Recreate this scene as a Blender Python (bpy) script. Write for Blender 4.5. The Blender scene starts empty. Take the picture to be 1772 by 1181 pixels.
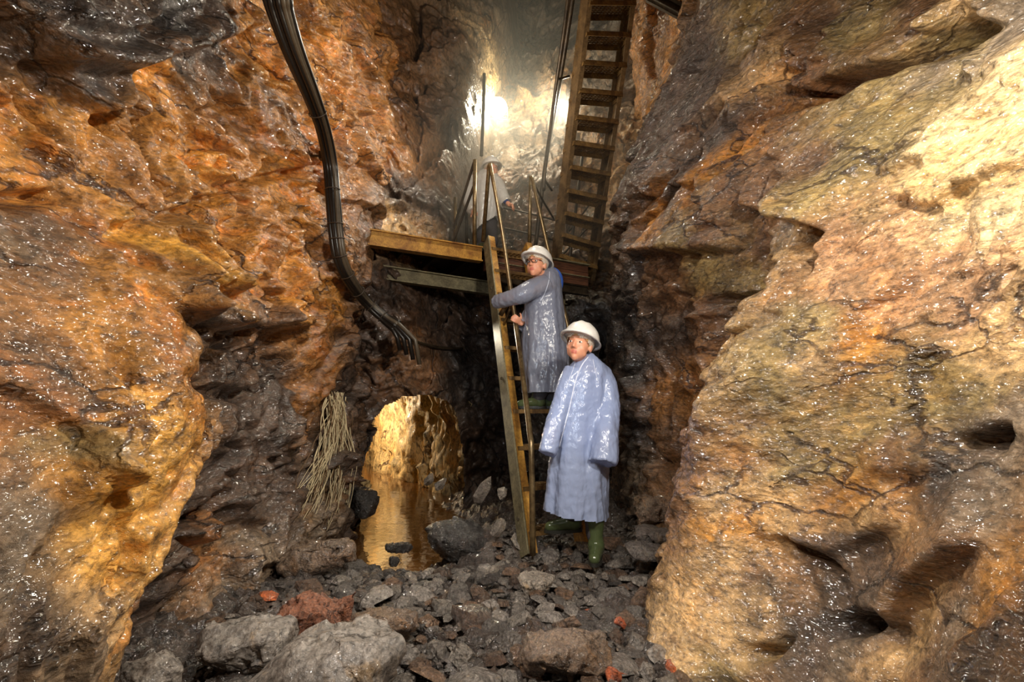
import bpy, bmesh, math, random
import numpy as np
from mathutils import Vector, Matrix

random.seed(7)
RNG = np.random.default_rng(11)
SC = bpy.context.scene
COL = SC.collection

# ------------------------------------------------------------------ camera, world, lights, exposure
F_PX, CX, CY = 837.0, 886.0, 590.5
PITCH = math.radians(7.5)
CAM_H = 1.0
cam_data = bpy.data.cameras.new('camera')
cam_data.sensor_width = 36.0
cam_data.lens = F_PX / 1772.0 * 36.0
cam_data.clip_start = 0.05
cam = bpy.data.objects.new('camera', cam_data)
cam.location = (0, 0, CAM_H)
cam.rotation_euler = (math.pi / 2 + PITCH, 0, 0)
COL.objects.link(cam)
SC.camera = cam

world = bpy.data.worlds.new('world')
world.use_nodes = True
world.node_tree.nodes['Background'].inputs['Color'].default_value = (1.0, 0.82, 0.62, 1)
world.node_tree.nodes['Background'].inputs['Strength'].default_value = 0.018
SC.world = world

SC.view_settings.view_transform = 'Standard'
SC.view_settings.look = 'None'
SC.view_settings.gamma = 1.0
SC.view_settings.use_curve_mapping = False
SC.view_settings.exposure = 0.6
SC.cycles.use_denoising = True
SC.cycles.max_bounces = 5
SC.cycles.diffuse_bounces = 2
SC.cycles.glossy_bounces = 2
SC.cycles.transparent_max_bounces = 8
SC.cycles.volume_bounces = 0
SC.cycles.caustics_reflective = False
SC.cycles.caustics_refractive = False
SC.cycles.sample_clamp_indirect = 6.0


def lamp(name, loc, power, color, size=0.1, target=None, angle=None, blend=0.6):
    if target is None:
        d = bpy.data.lights.new(name, 'POINT')
    else:
        d = bpy.data.lights.new(name, 'SPOT')
        d.spot_size = math.radians(angle)
        d.spot_blend = blend
    d.energy = power
    d.color = color
    d.shadow_soft_size = size
    o = bpy.data.objects.new(name, d)
    o.location = loc
    if target is not None:
        o.rotation_euler = (Vector(target) - Vector(loc)).to_track_quat('-Z', 'Y').to_euler()
    COL.objects.link(o)
    return o


# working lamps of the mine, photographer's lamps beside the tripod, and added unseen lights
lamp('flood_right', (0.92, 0.72, 2.12), 72, (1.0, 0.93, 0.80), 0.05, (1.25, 2.1, 1.55), 140, 0.7)
lamp('fill_right', (-0.85, 0.55, 2.3), 55, (1.0, 0.94, 0.84), 0.06, (1.3, 2.9, 1.5), 95, 0.8)
lamp('glint_right', (-0.95, 2.3, 2.5), 85, (1.0, 0.93, 0.80), 0.03, (1.2, 1.45, 1.35), 85, 0.6)  # added for glints on the near right wall, no real source there
lamp('glint_left', (0.85, 2.7, 2.7), 90, (1.0, 0.89, 0.70), 0.03, (-1.35, 1.75, 1.6), 85, 0.6)  # unseen spot put in to raise sparkle on the left wall
lamp('fill_left', (0.80, 0.55, 2.35), 120, (1.0, 0.93, 0.82), 0.06, (-1.45, 2.5, 1.7), 115, 0.8)
lamp('flash_centre', (-0.25, 0.1, 1.35), 62, (0.80, 0.89, 1.0), 0.05, (0.25, 3.3, 1.5), 34, 0.6)
lamp('flash_floor', (-0.5, 0.9, 2.3), 85, (1.0, 0.95, 0.88), 0.05, (0.1, 2.4, 0.0), 70, 0.8)
lamp('stope_lamp', (-0.2, 6.75, 5.25), 34, (1.0, 0.90, 0.66), 0.10)
lamp('added_wall_spot', (0.75, 5.3, 4.5), 150, (1.0, 0.90, 0.70), 0.08, (-1.5, 3.2, 2.6), 75, 0.7)  # added hidden spot for glare and cable shadows on the left wall
lamp('tunnel_lamp', (-2.55, 7.45, 1.05), 48, (1.0, 0.88, 0.66), 0.08)
lamp('added_deck_fill', (-0.15, 3.75, 3.75), 38, (1.0, 0.92, 0.78), 0.05)  # added fill without a fixture: platform child, stairs and wall glints
lamp('added_floor_glint', (-0.55, 4.6, 1.75), 26, (1.0, 0.90, 0.72), 0.04, (0.3, 2.6, 0.0), 75, 0.6)  # invented back light that makes the floor stones glint
lamp('stair_lamp', (1.9, 5.6, 4.6), 45, (1.0, 0.85, 0.58), 0.08)

# ------------------------------------------------------------------ projection helpers


def ray(px, py):
    u = (px - CX) / F_PX
    v = (CY - py) / F_PX
    return Vector((u, math.cos(PITCH) - v * math.sin(PITCH), math.sin(PITCH) + v * math.cos(PITCH)))


def at(px, py, Y):
    """world point at forward distance Y that the photograph shows at (px, py)"""
    d = ray(px, py)
    return Vector((0, 0, CAM_H)) + d * (Y / d.y)


# ------------------------------------------------------------------ noise (numpy)
_perm = np.random.default_rng(3).permutation(256)
_perm = np.concatenate([_perm, _perm, _perm])
_g = np.random.default_rng(4).normal(size=(256, 3))
_g /= np.linalg.norm(_g, axis=1)[:, None]


def perlin(P, seed=0):
    P = P + seed * 17.31
    I = np.floor(P).astype(np.int64)
    Fq = P - I
    I &= 255
    W = Fq * Fq * Fq * (Fq * (Fq * 6 - 15) + 10)
    out = np.zeros(len(P))
    for dx in (0, 1):
        wx = W[:, 0] if dx else 1 - W[:, 0]
        for dy in (0, 1):
            wy = W[:, 1] if dy else 1 - W[:, 1]
            for dz in (0, 1):
                wz = W[:, 2] if dz else 1 - W[:, 2]
                h = _perm[_perm[_perm[(I[:, 0] + dx) & 255] + ((I[:, 1] + dy) & 255)] + ((I[:, 2] + dz) & 255)]
                g = _g[h]
                out += wx * wy * wz * (g[:, 0] * (Fq[:, 0] - dx) + g[:, 1] * (Fq[:, 1] - dy) + g[:, 2] * (Fq[:, 2] - dz))
    return out * 1.6


def fbm(P, octaves=4, gain=0.5, ridged=False, seed=0):
    a, s, out = 1.0, 1.0, np.zeros(len(P))
    for k in range(octaves):
        n = perlin(P * s, seed + k)
        out += a * ((0.5 - np.abs(n)) if ridged else n)
        a *= gain
        s *= 2.03
    return out


def _hash01(I, k):
    h = _perm[_perm[_perm[I[:, 0] & 255] + (I[:, 1] & 255)] + (I[:, 2] & 255)]
    return _perm[(h + k * 37) % 700 % 256 + 13] / 255.0


def cells(P, tilt=0.8):
    """blocky rock: every Voronoi cell is a tilted plane; returns (height, cell value, edge distance)"""
    I0 = np.floor(P).astype(np.int64)
    best = np.full(len(P), 1e9)
    second = np.full(len(P), 1e9)
    h = np.zeros(len(P))
    val = np.zeros(len(P))
    for dx in (-1, 0, 1):
        for dy in (-1, 0, 1):
            for dz in (-1, 0, 1):
                I = I0 + np.array([dx, dy, dz])
                o = np.stack([_hash01(I, 1), _hash01(I, 2), _hash01(I, 3)], 1)
                D = P - (I + o)
                d = (D * D).sum(1)
                hh = (_hash01(I, 4) - 0.5) + tilt * ((_hash01(I, 5) - 0.5) * D[:, 0] + (_hash01(I, 6) - 0.5) * D[:, 1] + (_hash01(I, 7) - 0.5) * D[:, 2]) * 2
                m = d < best
                second = np.where(m, best, np.minimum(second, d))
                best = np.where(m, d, best)
                h = np.where(m, hh, h)
                val = np.where(m, _hash01(I, 8), val)
    return h, val, np.sqrt(second) - np.sqrt(best)


class TPS:
    """smooth surface w = f(a, b) through scattered control points"""

    def __init__(self, ab, w, lam=0.002):
        self.c = np.asarray(ab, float)
        w = np.asarray(w, float)
        n = len(w)
        K = self._k(self.c) + lam * np.eye(n)
        Pm = np.concatenate([np.ones((n, 1)), self.c], 1)
        A = np.zeros((n + 3, n + 3))
        A[:n, :n] = K
        A[:n, n:] = Pm
        A[n:, :n] = Pm.T
        self.s = np.linalg.solve(A, np.concatenate([w, np.zeros(3)]))

    def _k(self, q):
        d2 = ((q[:, None, :] - self.c[None, :, :]) ** 2).sum(2)
        return np.where(d2 > 1e-12, 0.5 * d2 * np.log(np.maximum(d2, 1e-12)), 0.0)

    def __call__(self, q):
        q = np.asarray(q, float)
        out = np.zeros(len(q))
        n = len(self.c)
        for i in range(0, len(q), 20000):
            qq = q[i:i + 20000]
            out[i:i + 20000] = self._k(qq) @ self.s[:n] + self.s[n] + qq @ self.s[n + 1:]
        return out


# ------------------------------------------------------------------ object helpers


def tag(o, label=None, cat=None, group=None, kind=None):
    if label:
        o['label'] = label
    if cat:
        o['category'] = cat
    if group:
        o['group'] = group
    if kind:
        o['kind'] = kind
    return o


def thing(name, loc, label, cat, group=None):
    o = bpy.data.objects.new(name, None)
    o.empty_display_size = 0.1
    o.location = loc
    COL.objects.link(o)
    return tag(o, label, cat, group)


def origin_of(o):
    v = Vector((0, 0, 0))
    while o is not None:
        v = v + o.location
        o = o.parent
    return v


def obj(name, geo, mat, parent=None, smooth=False, pivot=None):
    """geo = (verts, faces) in world coordinates, or a bmesh; ONE mesh object"""
    if isinstance(geo, bmesh.types.BMesh):
        me = bpy.data.meshes.new(name)
        geo.to_mesh(me)
        geo.free()
    else:
        me = bpy.data.meshes.new(name)
        V, Fc = geo
        me.from_pydata([tuple(v) for v in V], [], [tuple(f) for f in Fc])
    base = origin_of(parent) if parent is not None else Vector((0, 0, 0))
    if pivot is None and parent is None:
        pivot = sum((v.co for v in me.vertices), Vector()) / max(1, len(me.vertices))
        pivot = Vector((pivot.x, pivot.y, min(v.co.z for v in me.vertices)))
    if pivot is None:
        pivot = base
    me.transform(Matrix.Translation(-Vector(pivot)))
    me.validate()
    if smooth:
        me.polygons.foreach_set('use_smooth', [True] * len(me.polygons))
    for m in (mat if isinstance(mat, (list, tuple)) else [mat]):
        me.materials.append(m)
    o = bpy.data.objects.new(name, me)
    o.location = Vector(pivot) - base
    COL.objects.link(o)
    if parent is not None:
        o.parent = parent
    return o


class Geo:
    """collects boxes, bars and tubes into one vertex and face list"""

    def __init__(self):
        self.V, self.F = [], []

    def add(self, V, Fc):
        n = len(self.V)
        self.V += [Vector(v) for v in V]
        self.F += [tuple(i + n for i in f) for f in Fc]
        return self

    def box(self, c, ax, ay, az):
        c, ax, ay, az = Vector(c), Vector(ax), Vector(ay), Vector(az)
        V = [c + sx * ax + sy * ay + sz * az for sx in (-1, 1) for sy in (-1, 1) for sz in (-1, 1)]
        return self.add(V, [(0, 1, 3, 2), (4, 6, 7, 5), (0, 4, 5, 1), (2, 3, 7, 6), (0, 2, 6, 4), (1, 5, 7, 3)])

    def bar(self, p0, p1, side, w, h):
        """box from p0 to p1, w wide along side, h across"""
        p0, p1 = Vector(p0), Vector(p1)
        d = (p1 - p0)
        s = Vector(side)
        dn = d.normalized()
        s = (s - dn * s.dot(dn)).normalized()
        n = dn.cross(s).normalized()
        return self.box((p0 + p1) / 2, d / 2, s * w / 2, n * h / 2)

    def tube(self, pts, r, seg=10, caps=True):
        pts = [Vector(p) for p in pts]
        rs = r if isinstance(r, (list, tuple)) else [r] * len(pts)
        n0 = None
        rings = []
        V, Fc = [], []
        for i, p in enumerate(pts):
            t = (pts[min(i + 1, len(pts) - 1)] - pts[max(i - 1, 0)]).normalized()
            if n0 is None:
                n0 = t.orthogonal().normalized()
            n0 = (n0 - t * n0.dot(t)).normalized()
            b = t.cross(n0)
            rings.append(len(V))
            for k in range(seg):
                a = 2 * math.pi * k / seg
                V.append(p + rs[i] * (math.cos(a) * n0 + math.sin(a) * b))
        for i in range(len(pts) - 1):
            a, b2 = rings[i], rings[i + 1]
            for k in range(seg):
                Fc.append((a + k, a + (k + 1) % seg, b2 + (k + 1) % seg, b2 + k))
        if caps:
            Fc.append(tuple(reversed(range(rings[0], rings[0] + seg))))
            Fc.append(tuple(range(rings[-1], rings[-1] + seg)))
        return self.add(V, Fc)

    def capsule(self, p0, p1, r0, r1, seg=14, cap=5):
        p0, p1 = Vector(p0), Vector(p1)
        d = p1 - p0
        L = d.length
        t = d.normalized() if L > 1e-6 else Vector((0, 0, 1))
        pts, rs = [], []
        for k in range(cap):
            a = math.pi / 2 * (1 - k / cap)
            pts.append(p0 - t * r0 * math.sin(a)); rs.append(max(1e-4, r0 * math.cos(a)))
        pts.append(p0); rs.append(r0)
        if L > 1e-6:
            pts.append(p1); rs.append(r1)
        for k in range(1, cap + 1):
            a = math.pi / 2 * k / cap
            pts.append(p1 + t * r1 * math.sin(a)); rs.append(max(1e-4, r1 * math.cos(a)))
        n0 = t.orthogonal().normalized()
        b = t.cross(n0)
        V, Fc = [], []
        for p, r in zip(pts, rs):
            for k in range(seg):
                a = 2 * math.pi * k / seg
                V.append(p + r * (math.cos(a) * n0 + math.sin(a) * b))
        for i in range(len(pts) - 1):
            for k in range(seg):
                Fc.append((i * seg + k, i * seg + (k + 1) % seg, (i + 1) * seg + (k + 1) % seg, (i + 1) * seg + k))
        Fc.append(tuple(reversed(range(seg))))
        Fc.append(tuple(range((len(pts) - 1) * seg, len(pts) * seg)))
        return self.add(V, Fc)

    def ellipsoid(self, c, ax, ay, az, nu=20, nv=12):
        c, ax, ay, az = Vector(c), Vector(ax), Vector(ay), Vector(az)
        V, Fc = [], []
        for j in range(nv + 1):
            th = math.pi * (0.02 + 0.96 * j / nv)
            for i in range(nu):
                a = 2 * math.pi * i / nu
                V.append(c + ax * math.sin(th) * math.cos(a) + ay * math.sin(th) * math.sin(a) + az * math.cos(th))
        for j in range(nv):
            for i in range(nu):
                Fc.append((j * nu + i, (j + 1) * nu + i, (j + 1) * nu + (i + 1) % nu, j * nu + (i + 1) % nu))
        Fc.append(tuple(range(nu)))
        Fc.append(tuple(reversed(range(nv * nu, nv * nu + nu))))
        return self.add(V, Fc)

    def loft(self, rings, closed=True):
        """rings: list of equal-length point lists"""
        n = len(rings[0])
        V = [Vector(p) for r in rings for p in r]
        Fc = []
        for i in range(len(rings) - 1):
            for k in range(n):
                Fc.append((i * n + k, i * n + (k + 1) % n, (i + 1) * n + (k + 1) % n, (i + 1) * n + k))
        if closed:
            Fc.append(tuple(reversed(range(n))))
            Fc.append(tuple(range((len(rings) - 1) * n, len(rings) * n)))
        return self.add(V, Fc)

    @property
    def g(self):
        return self.V, self.F


def smooth_path(pts, n=8):
    """Catmull-Rom through pts"""
    P = [Vector(p) for p in pts]
    P = [P[0] * 2 - P[1]] + P + [P[-1] * 2 - P[-2]]
    out = []
    for i in range(1, len(P) - 2):
        for k in range(n):
            t = k / n
            a, b, c, d = P[i - 1], P[i], P[i + 1], P[i + 2]
            out.append(0.5 * ((2 * b) + (c - a) * t + (2 * a - 5 * b + 4 * c - d) * t * t + (3 * b - a - 3 * c + d) * t ** 3))
    out.append(P[-2])
    return out


def voxel(geo, size, smooth_iter=4):
    """one continuous skin around overlapping closed shapes; returns (verts, faces)"""
    me = bpy.data.meshes.new('tmp')
    me.from_pydata([tuple(v) for v in geo.V], [], geo.F)
    bm = bmesh.new(); bm.from_mesh(me)
    bmesh.ops.recalc_face_normals(bm, faces=bm.faces)
    bm.to_mesh(me); bm.free()
    o = bpy.data.objects.new('tmp', me)
    COL.objects.link(o)
    m = o.modifiers.new('r', 'REMESH')
    m.mode = 'VOXEL'
    m.voxel_size = size
    m.adaptivity = 0
    if smooth_iter:
        s = o.modifiers.new('s', 'SMOOTH')
        s.factor = 0.5
        s.iterations = smooth_iter
    dg = bpy.context.evaluated_depsgraph_get()
    ev = bpy.data.meshes.new_from_object(o.evaluated_get(dg))
    V = [v.co.copy() for v in ev.vertices]
    Fc = [tuple(p.vertices) for p in ev.polygons]
    bpy.data.objects.remove(o)
    bpy.data.meshes.remove(me)
    bpy.data.meshes.remove(ev)
    return V, Fc


# ------------------------------------------------------------------ materials


def srgb(r, g, b):
    f = lambda c: (c / 255 / 12.92) if c / 255 <= 0.04045 else ((c / 255 + 0.055) / 1.055) ** 2.4
    return (f(r), f(g), f(b))


class NT:
    def __init__(self, name):
        self.m = bpy.data.materials.new(name)
        self.m.use_nodes = True
        self.t = self.m.node_tree
        self.b = self.t.nodes['Principled BSDF']
        self.out = self.t.nodes['Material Output']

    def n(self, kind, **kw):
        nd = self.t.nodes.new(kind)
        for k, v in kw.items():
            if k in nd.inputs:
                nd.inputs[k].default_value = v
            else:
                setattr(nd, k, v)
        return nd

    def link(self, a, b):
        self.t.links.new(a, b)

    def coord(self, scale=(1, 1, 1), rot=(0, 0, 0), kind='Object'):
        tc = self.n('ShaderNodeTexCoord')
        mp = self.n('ShaderNodeMapping')
        mp.inputs['Scale'].default_value = scale
        mp.inputs['Rotation'].default_value = rot
        self.link(tc.outputs[kind], mp.inputs['Vector'])
        return mp.outputs['Vector']

    def noise(self, vec, scale, detail=4, rough=0.55, dist=0.0):
        nd = self.n('ShaderNodeTexNoise')
        nd.inputs['Scale'].default_value = scale
        nd.inputs['Detail'].default_value = detail
        nd.inputs['Roughness'].default_value = rough
        nd.inputs['Distortion'].default_value = dist
        self.link(vec, nd.inputs['Vector'])
        return nd.outputs['Fac']

    def ramp(self, fac, stops):
        nd = self.n('ShaderNodeValToRGB')
        cr = nd.color_ramp
        while len(cr.elements) < len(stops):
            cr.elements.new(0.5)
        for e, (p, c) in zip(cr.elements, stops):
            e.position = p
            e.color = (c, c, c, 1) if not isinstance(c, (tuple, list)) else (*c, 1)
        self.link(fac, nd.inputs['Fac'])
        return nd.outputs['Color']

    def mix(self, a, b, fac, mode='MIX'):
        nd = self.n('ShaderNodeMix', data_type='RGBA', blend_type=mode)
        for s, v in ((nd.inputs[0], fac), (nd.inputs[6], a), (nd.inputs[7], b)):
            if hasattr(v, 'is_linked') or hasattr(v, 'links'):
                self.link(v, s)
            elif isinstance(v, (tuple, list)):
                s.default_value = (*v[:3], 1)
            else:
                s.default_value = v
        return nd.outputs[2]

    def bump(self, height, strength, dist, prev=None):
        nd = self.n('ShaderNodeBump')
        nd.inputs['Strength'].default_value = strength
        nd.inputs['Distance'].default_value = dist
        self.link(height, nd.inputs['Height'])
        if prev is not None:
            self.link(prev, nd.inputs['Normal'])
        return nd.outputs['Normal']

    def set(self, **kw):
        for k, v in kw.items():
            s = self.b.inputs[k.replace('_', ' ')]
            if hasattr(v, 'links') or hasattr(v, 'is_linked'):
                self.link(v, s)
            elif isinstance(v, (tuple, list)):
                s.default_value = (*v[:3], 1) if len(s.default_value) == 4 else v
            else:
                s.default_value = v
        return self


def rock_mat(name, rot=(0, 0, 0), wet=(0.35, 0.65), grain=1.0, bump=1.0, attr=True, color=None, stretch=(1, 1, 1), coat=1.0, veins=0.75, rust_tint=(1.25, 1.0, 0.68)):
    m = NT(name)
    v = m.coord(stretch, rot)
    if attr:
        a = m.n('ShaderNodeAttribute', attribute_name='mineral')
        base = a.outputs['Color']
    else:
        oi = m.n('ShaderNodeObjectInfo')
        base = m.mix(color[0], color[1], oi.outputs['Random'])
    big = m.noise(v, 4.5 * grain, 5, 0.68, 0.5)
    fine = m.noise(v, 30 * grain, 6, 0.75, 0.2)
    rn = m.n('ShaderNodeTexNoise', noise_type='RIDGED_MULTIFRACTAL')
    rn.inputs['Scale'].default_value = 5.0 * grain
    rn.inputs['Detail'].default_value = 6
    rn.inputs['Roughness'].default_value = 0.62
    rn.inputs['Lacunarity'].default_value = 2.1
    m.link(v, rn.inputs['Vector'])
    ridge = rn.outputs['Fac']
    c = m.mix(base, m.ramp(big, [(0.30, 0.45), (0.5, 1.0), (0.70, 1.45)]), 0.8, 'MULTIPLY')
    c = m.mix(c, m.ramp(fine, [(0.34, 0.12), (0.48, 0.95), (0.66, 1.75)]), 0.85, 'MULTIPLY')
    rust = m.ramp(m.noise(v, 2.3 * grain, 5, 0.7, 1.0), [(0.53, 0.0), (0.63, 1.0)])
    c = m.mix(c, m.mix(c, rust_tint, 1.0, 'MULTIPLY'), rust)
    dark = m.ramp(m.noise(v, 7.5 * grain, 6, 0.78, 1.4), [(0.36, 1.0), (0.45, 0.0)])
    c = m.mix(c, m.mix(c, (0.30, 0.25, 0.22), 1.0, 'MULTIPLY'), m.mix((0, 0, 0), dark, veins))
    nz = m.n('ShaderNodeTexNoise'); nz.inputs['Scale'].default_value = 5 * grain; nz.inputs['Detail'].default_value = 5
    m.link(v, nz.inputs['Vector'])
    wv = m.n('ShaderNodeVectorMath', operation='MULTIPLY_ADD')
    m.link(nz.outputs['Color'], wv.inputs[0]); wv.inputs[1].default_value = (.35, .35, .35); m.link(v, wv.inputs[2])
    sm = m.n('ShaderNodeTexVoronoi', feature='DISTANCE_TO_EDGE'); sm.inputs['Scale'].default_value = 2.6 * grain
    m.link(wv.outputs[0], sm.inputs['Vector'])
    seam_ = m.ramp(sm.outputs['Distance'], [(0.008, 0.0), (0.035, 1.0)])
    smask = m.ramp(m.noise(v, 1.6 * grain, 2, 0.5), [(0.46, 1.0), (0.58, 0.0)])
    seam_ = m.mix(seam_, (1, 1, 1), smask, 'LIGHTEN')
    c = m.mix(c, m.mix((.22, .18, .15), (1, 1, 1), seam_), 1.0, 'MULTIPLY')
    wetn = m.noise(v, 3.1 * grain, 4, 0.6)
    rough = m.ramp(wetn, [(0.38, wet[0]), (0.62, wet[1])])
    n1 = m.bump(fine, 0.8 * bump, 0.016)
    n0 = m.bump(ridge, 0.55 * bump, 0.035, n1)
    chip = m.n('ShaderNodeTexVoronoi', feature='F1')
    chip.inputs['Scale'].default_value = 19 * grain
    m.link(wv.outputs[0], chip.inputs['Vector'])
    n3 = m.bump(chip.outputs['Distance'], 0.35 * bump, 0.03, n0)
    n2 = m.bump(seam_, 0.7, 0.03, n3)
    nc = m.bump(m.noise(v, 26 * grain, 2, 0.55, 0.6), 1.0 * bump, 0.030)
    m.set(Base_Color=c, Roughness=rough, Normal=n2, Specular_IOR_Level=0.6)
    m.b.inputs['Coat Weight'].default_value = coat
    m.b.inputs['Coat Roughness'].default_value = 0.11
    m.b.inputs['Coat IOR'].default_value = 1.8
    m.link(nc, m.b.inputs['Coat Normal'])
    return m.m


def metal_mat(name, c1, c2, rough=0.5, metallic=0.3, scale=9, bump=0.15):
    m = NT(name)
    v = m.coord()
    f = m.noise(v, scale, 7, 0.7, 0.5)
    c = m.mix(c1, c2, m.ramp(f, [(0.36, 0.0), (0.64, 1.0)]))
    g = m.noise(v, 70, 4, 0.6)
    c = m.mix(c, m.ramp(g, [(0.3, 0.55), (0.6, 1.15)]), 0.7, 'MULTIPLY')
    m.set(Base_Color=c, Roughness=rough, Metallic=metallic, Normal=m.bump(g, bump, 0.004))
    return m.m


def plain_mat(name, c, rough=0.5, bump=0.0, scale=60, **kw):
    m = NT(name)
    v = m.coord()
    g = m.noise(v, scale, 4, 0.6)
    col = m.mix(c, m.ramp(g, [(0.3, 0.82), (0.7, 1.12)]), 1.0, 'MULTIPLY')
    m.set(Base_Color=col, Roughness=rough, **kw)
    if bump:
        m.set(Normal=m.bump(g, bump, 0.004))
    return m.m

# ------------------------------------------------------------------ rock setting
OCH = srgb(194, 132, 50)      # ochre stain
RUST = srgb(158, 106, 50)     # rust stain
YEL = srgb(230, 170, 72)      # yellow flowstone
BRN = srgb(122, 86, 54)       # brown rock
DRK = srgb(74, 57, 46)        # dark slate
BLK = srgb(44, 36, 31)        # wet black slate; also the shade under the platform
GRY = srgb(132, 114, 94)      # grey slate
OLV = srgb(156, 132, 82)     # olive flowstone
TAN = srgb(204, 164, 112)     # tan flowstone
PNK = srgb(192, 144, 102)     # pinkish tan
PAL = srgb(222, 192, 142)     # pale tint; puts lamp hot spots into the rock colour

M_ROCK = rock_mat('wet rock', rot=(0.35, 0.3, 0.2), stretch=(1, 0.8, 1.5), coat=.7)
M_ROCK_R = rock_mat('wet rock with flowstone', rot=(-0.6, 0.3, 0.2), stretch=(1, 0.8, 1.6), bump=1.2, rust_tint=(1.12, 1.0, .82))
M_ROCK_BACK = rock_mat('damp rock', rot=(0.2, 0.5, 0.2), grain=0.8, coat=.6)


def seg_field(q, line):
    """nearest distance, signed side and position along a polyline for points q (n,2)"""
    best = np.full(len(q), 1e9); side = np.zeros(len(q)); par = np.zeros(len(q))
    n = len(line) - 1
    for i in range(n):
        a, b = np.array(line[i]), np.array(line[i + 1])
        ab = b - a
        L2 = max((ab * ab).sum(), 1e-9)
        t = np.clip(((q - a) @ ab) / L2, 0, 1)
        D = q - (a + t[:, None] * ab)
        d = np.sqrt((D * D).sum(1))
        m = d < best
        s = np.sign(ab[0] * (q[:, 1] - a[1]) - ab[1] * (q[:, 0] - a[0]))
        best = np.where(m, d, best); side = np.where(m, s, side); par = np.where(m, (i + t) / n, par)
    return best, side, par


def sig(x):
    return 1 / (1 + np.exp(-np.clip(x, -40, 40)))


def hit(base, axis, px, py, lo=0.5, hi=9.0):
    d = ray(px, py)
    Y = np.linspace(lo, hi, 900)
    P = np.array([0, 0, CAM_H]) + np.outer(Y / d.y, np.array(d))
    if axis == 'x':
        s = P[:, 0] - base(P[:, [1, 2]])
    else:
        s = P[:, 1] - base(P[:, [0, 2]])
    sg = np.sign(s)
    k = np.where(sg[1:] != sg[:-1])[0]
    i = k[0] if len(k) else int(np.argmin(np.abs(s)))
    return (P[i, 1], P[i, 2]) if axis == 'x' else (P[i, 0], P[i, 2])


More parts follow.
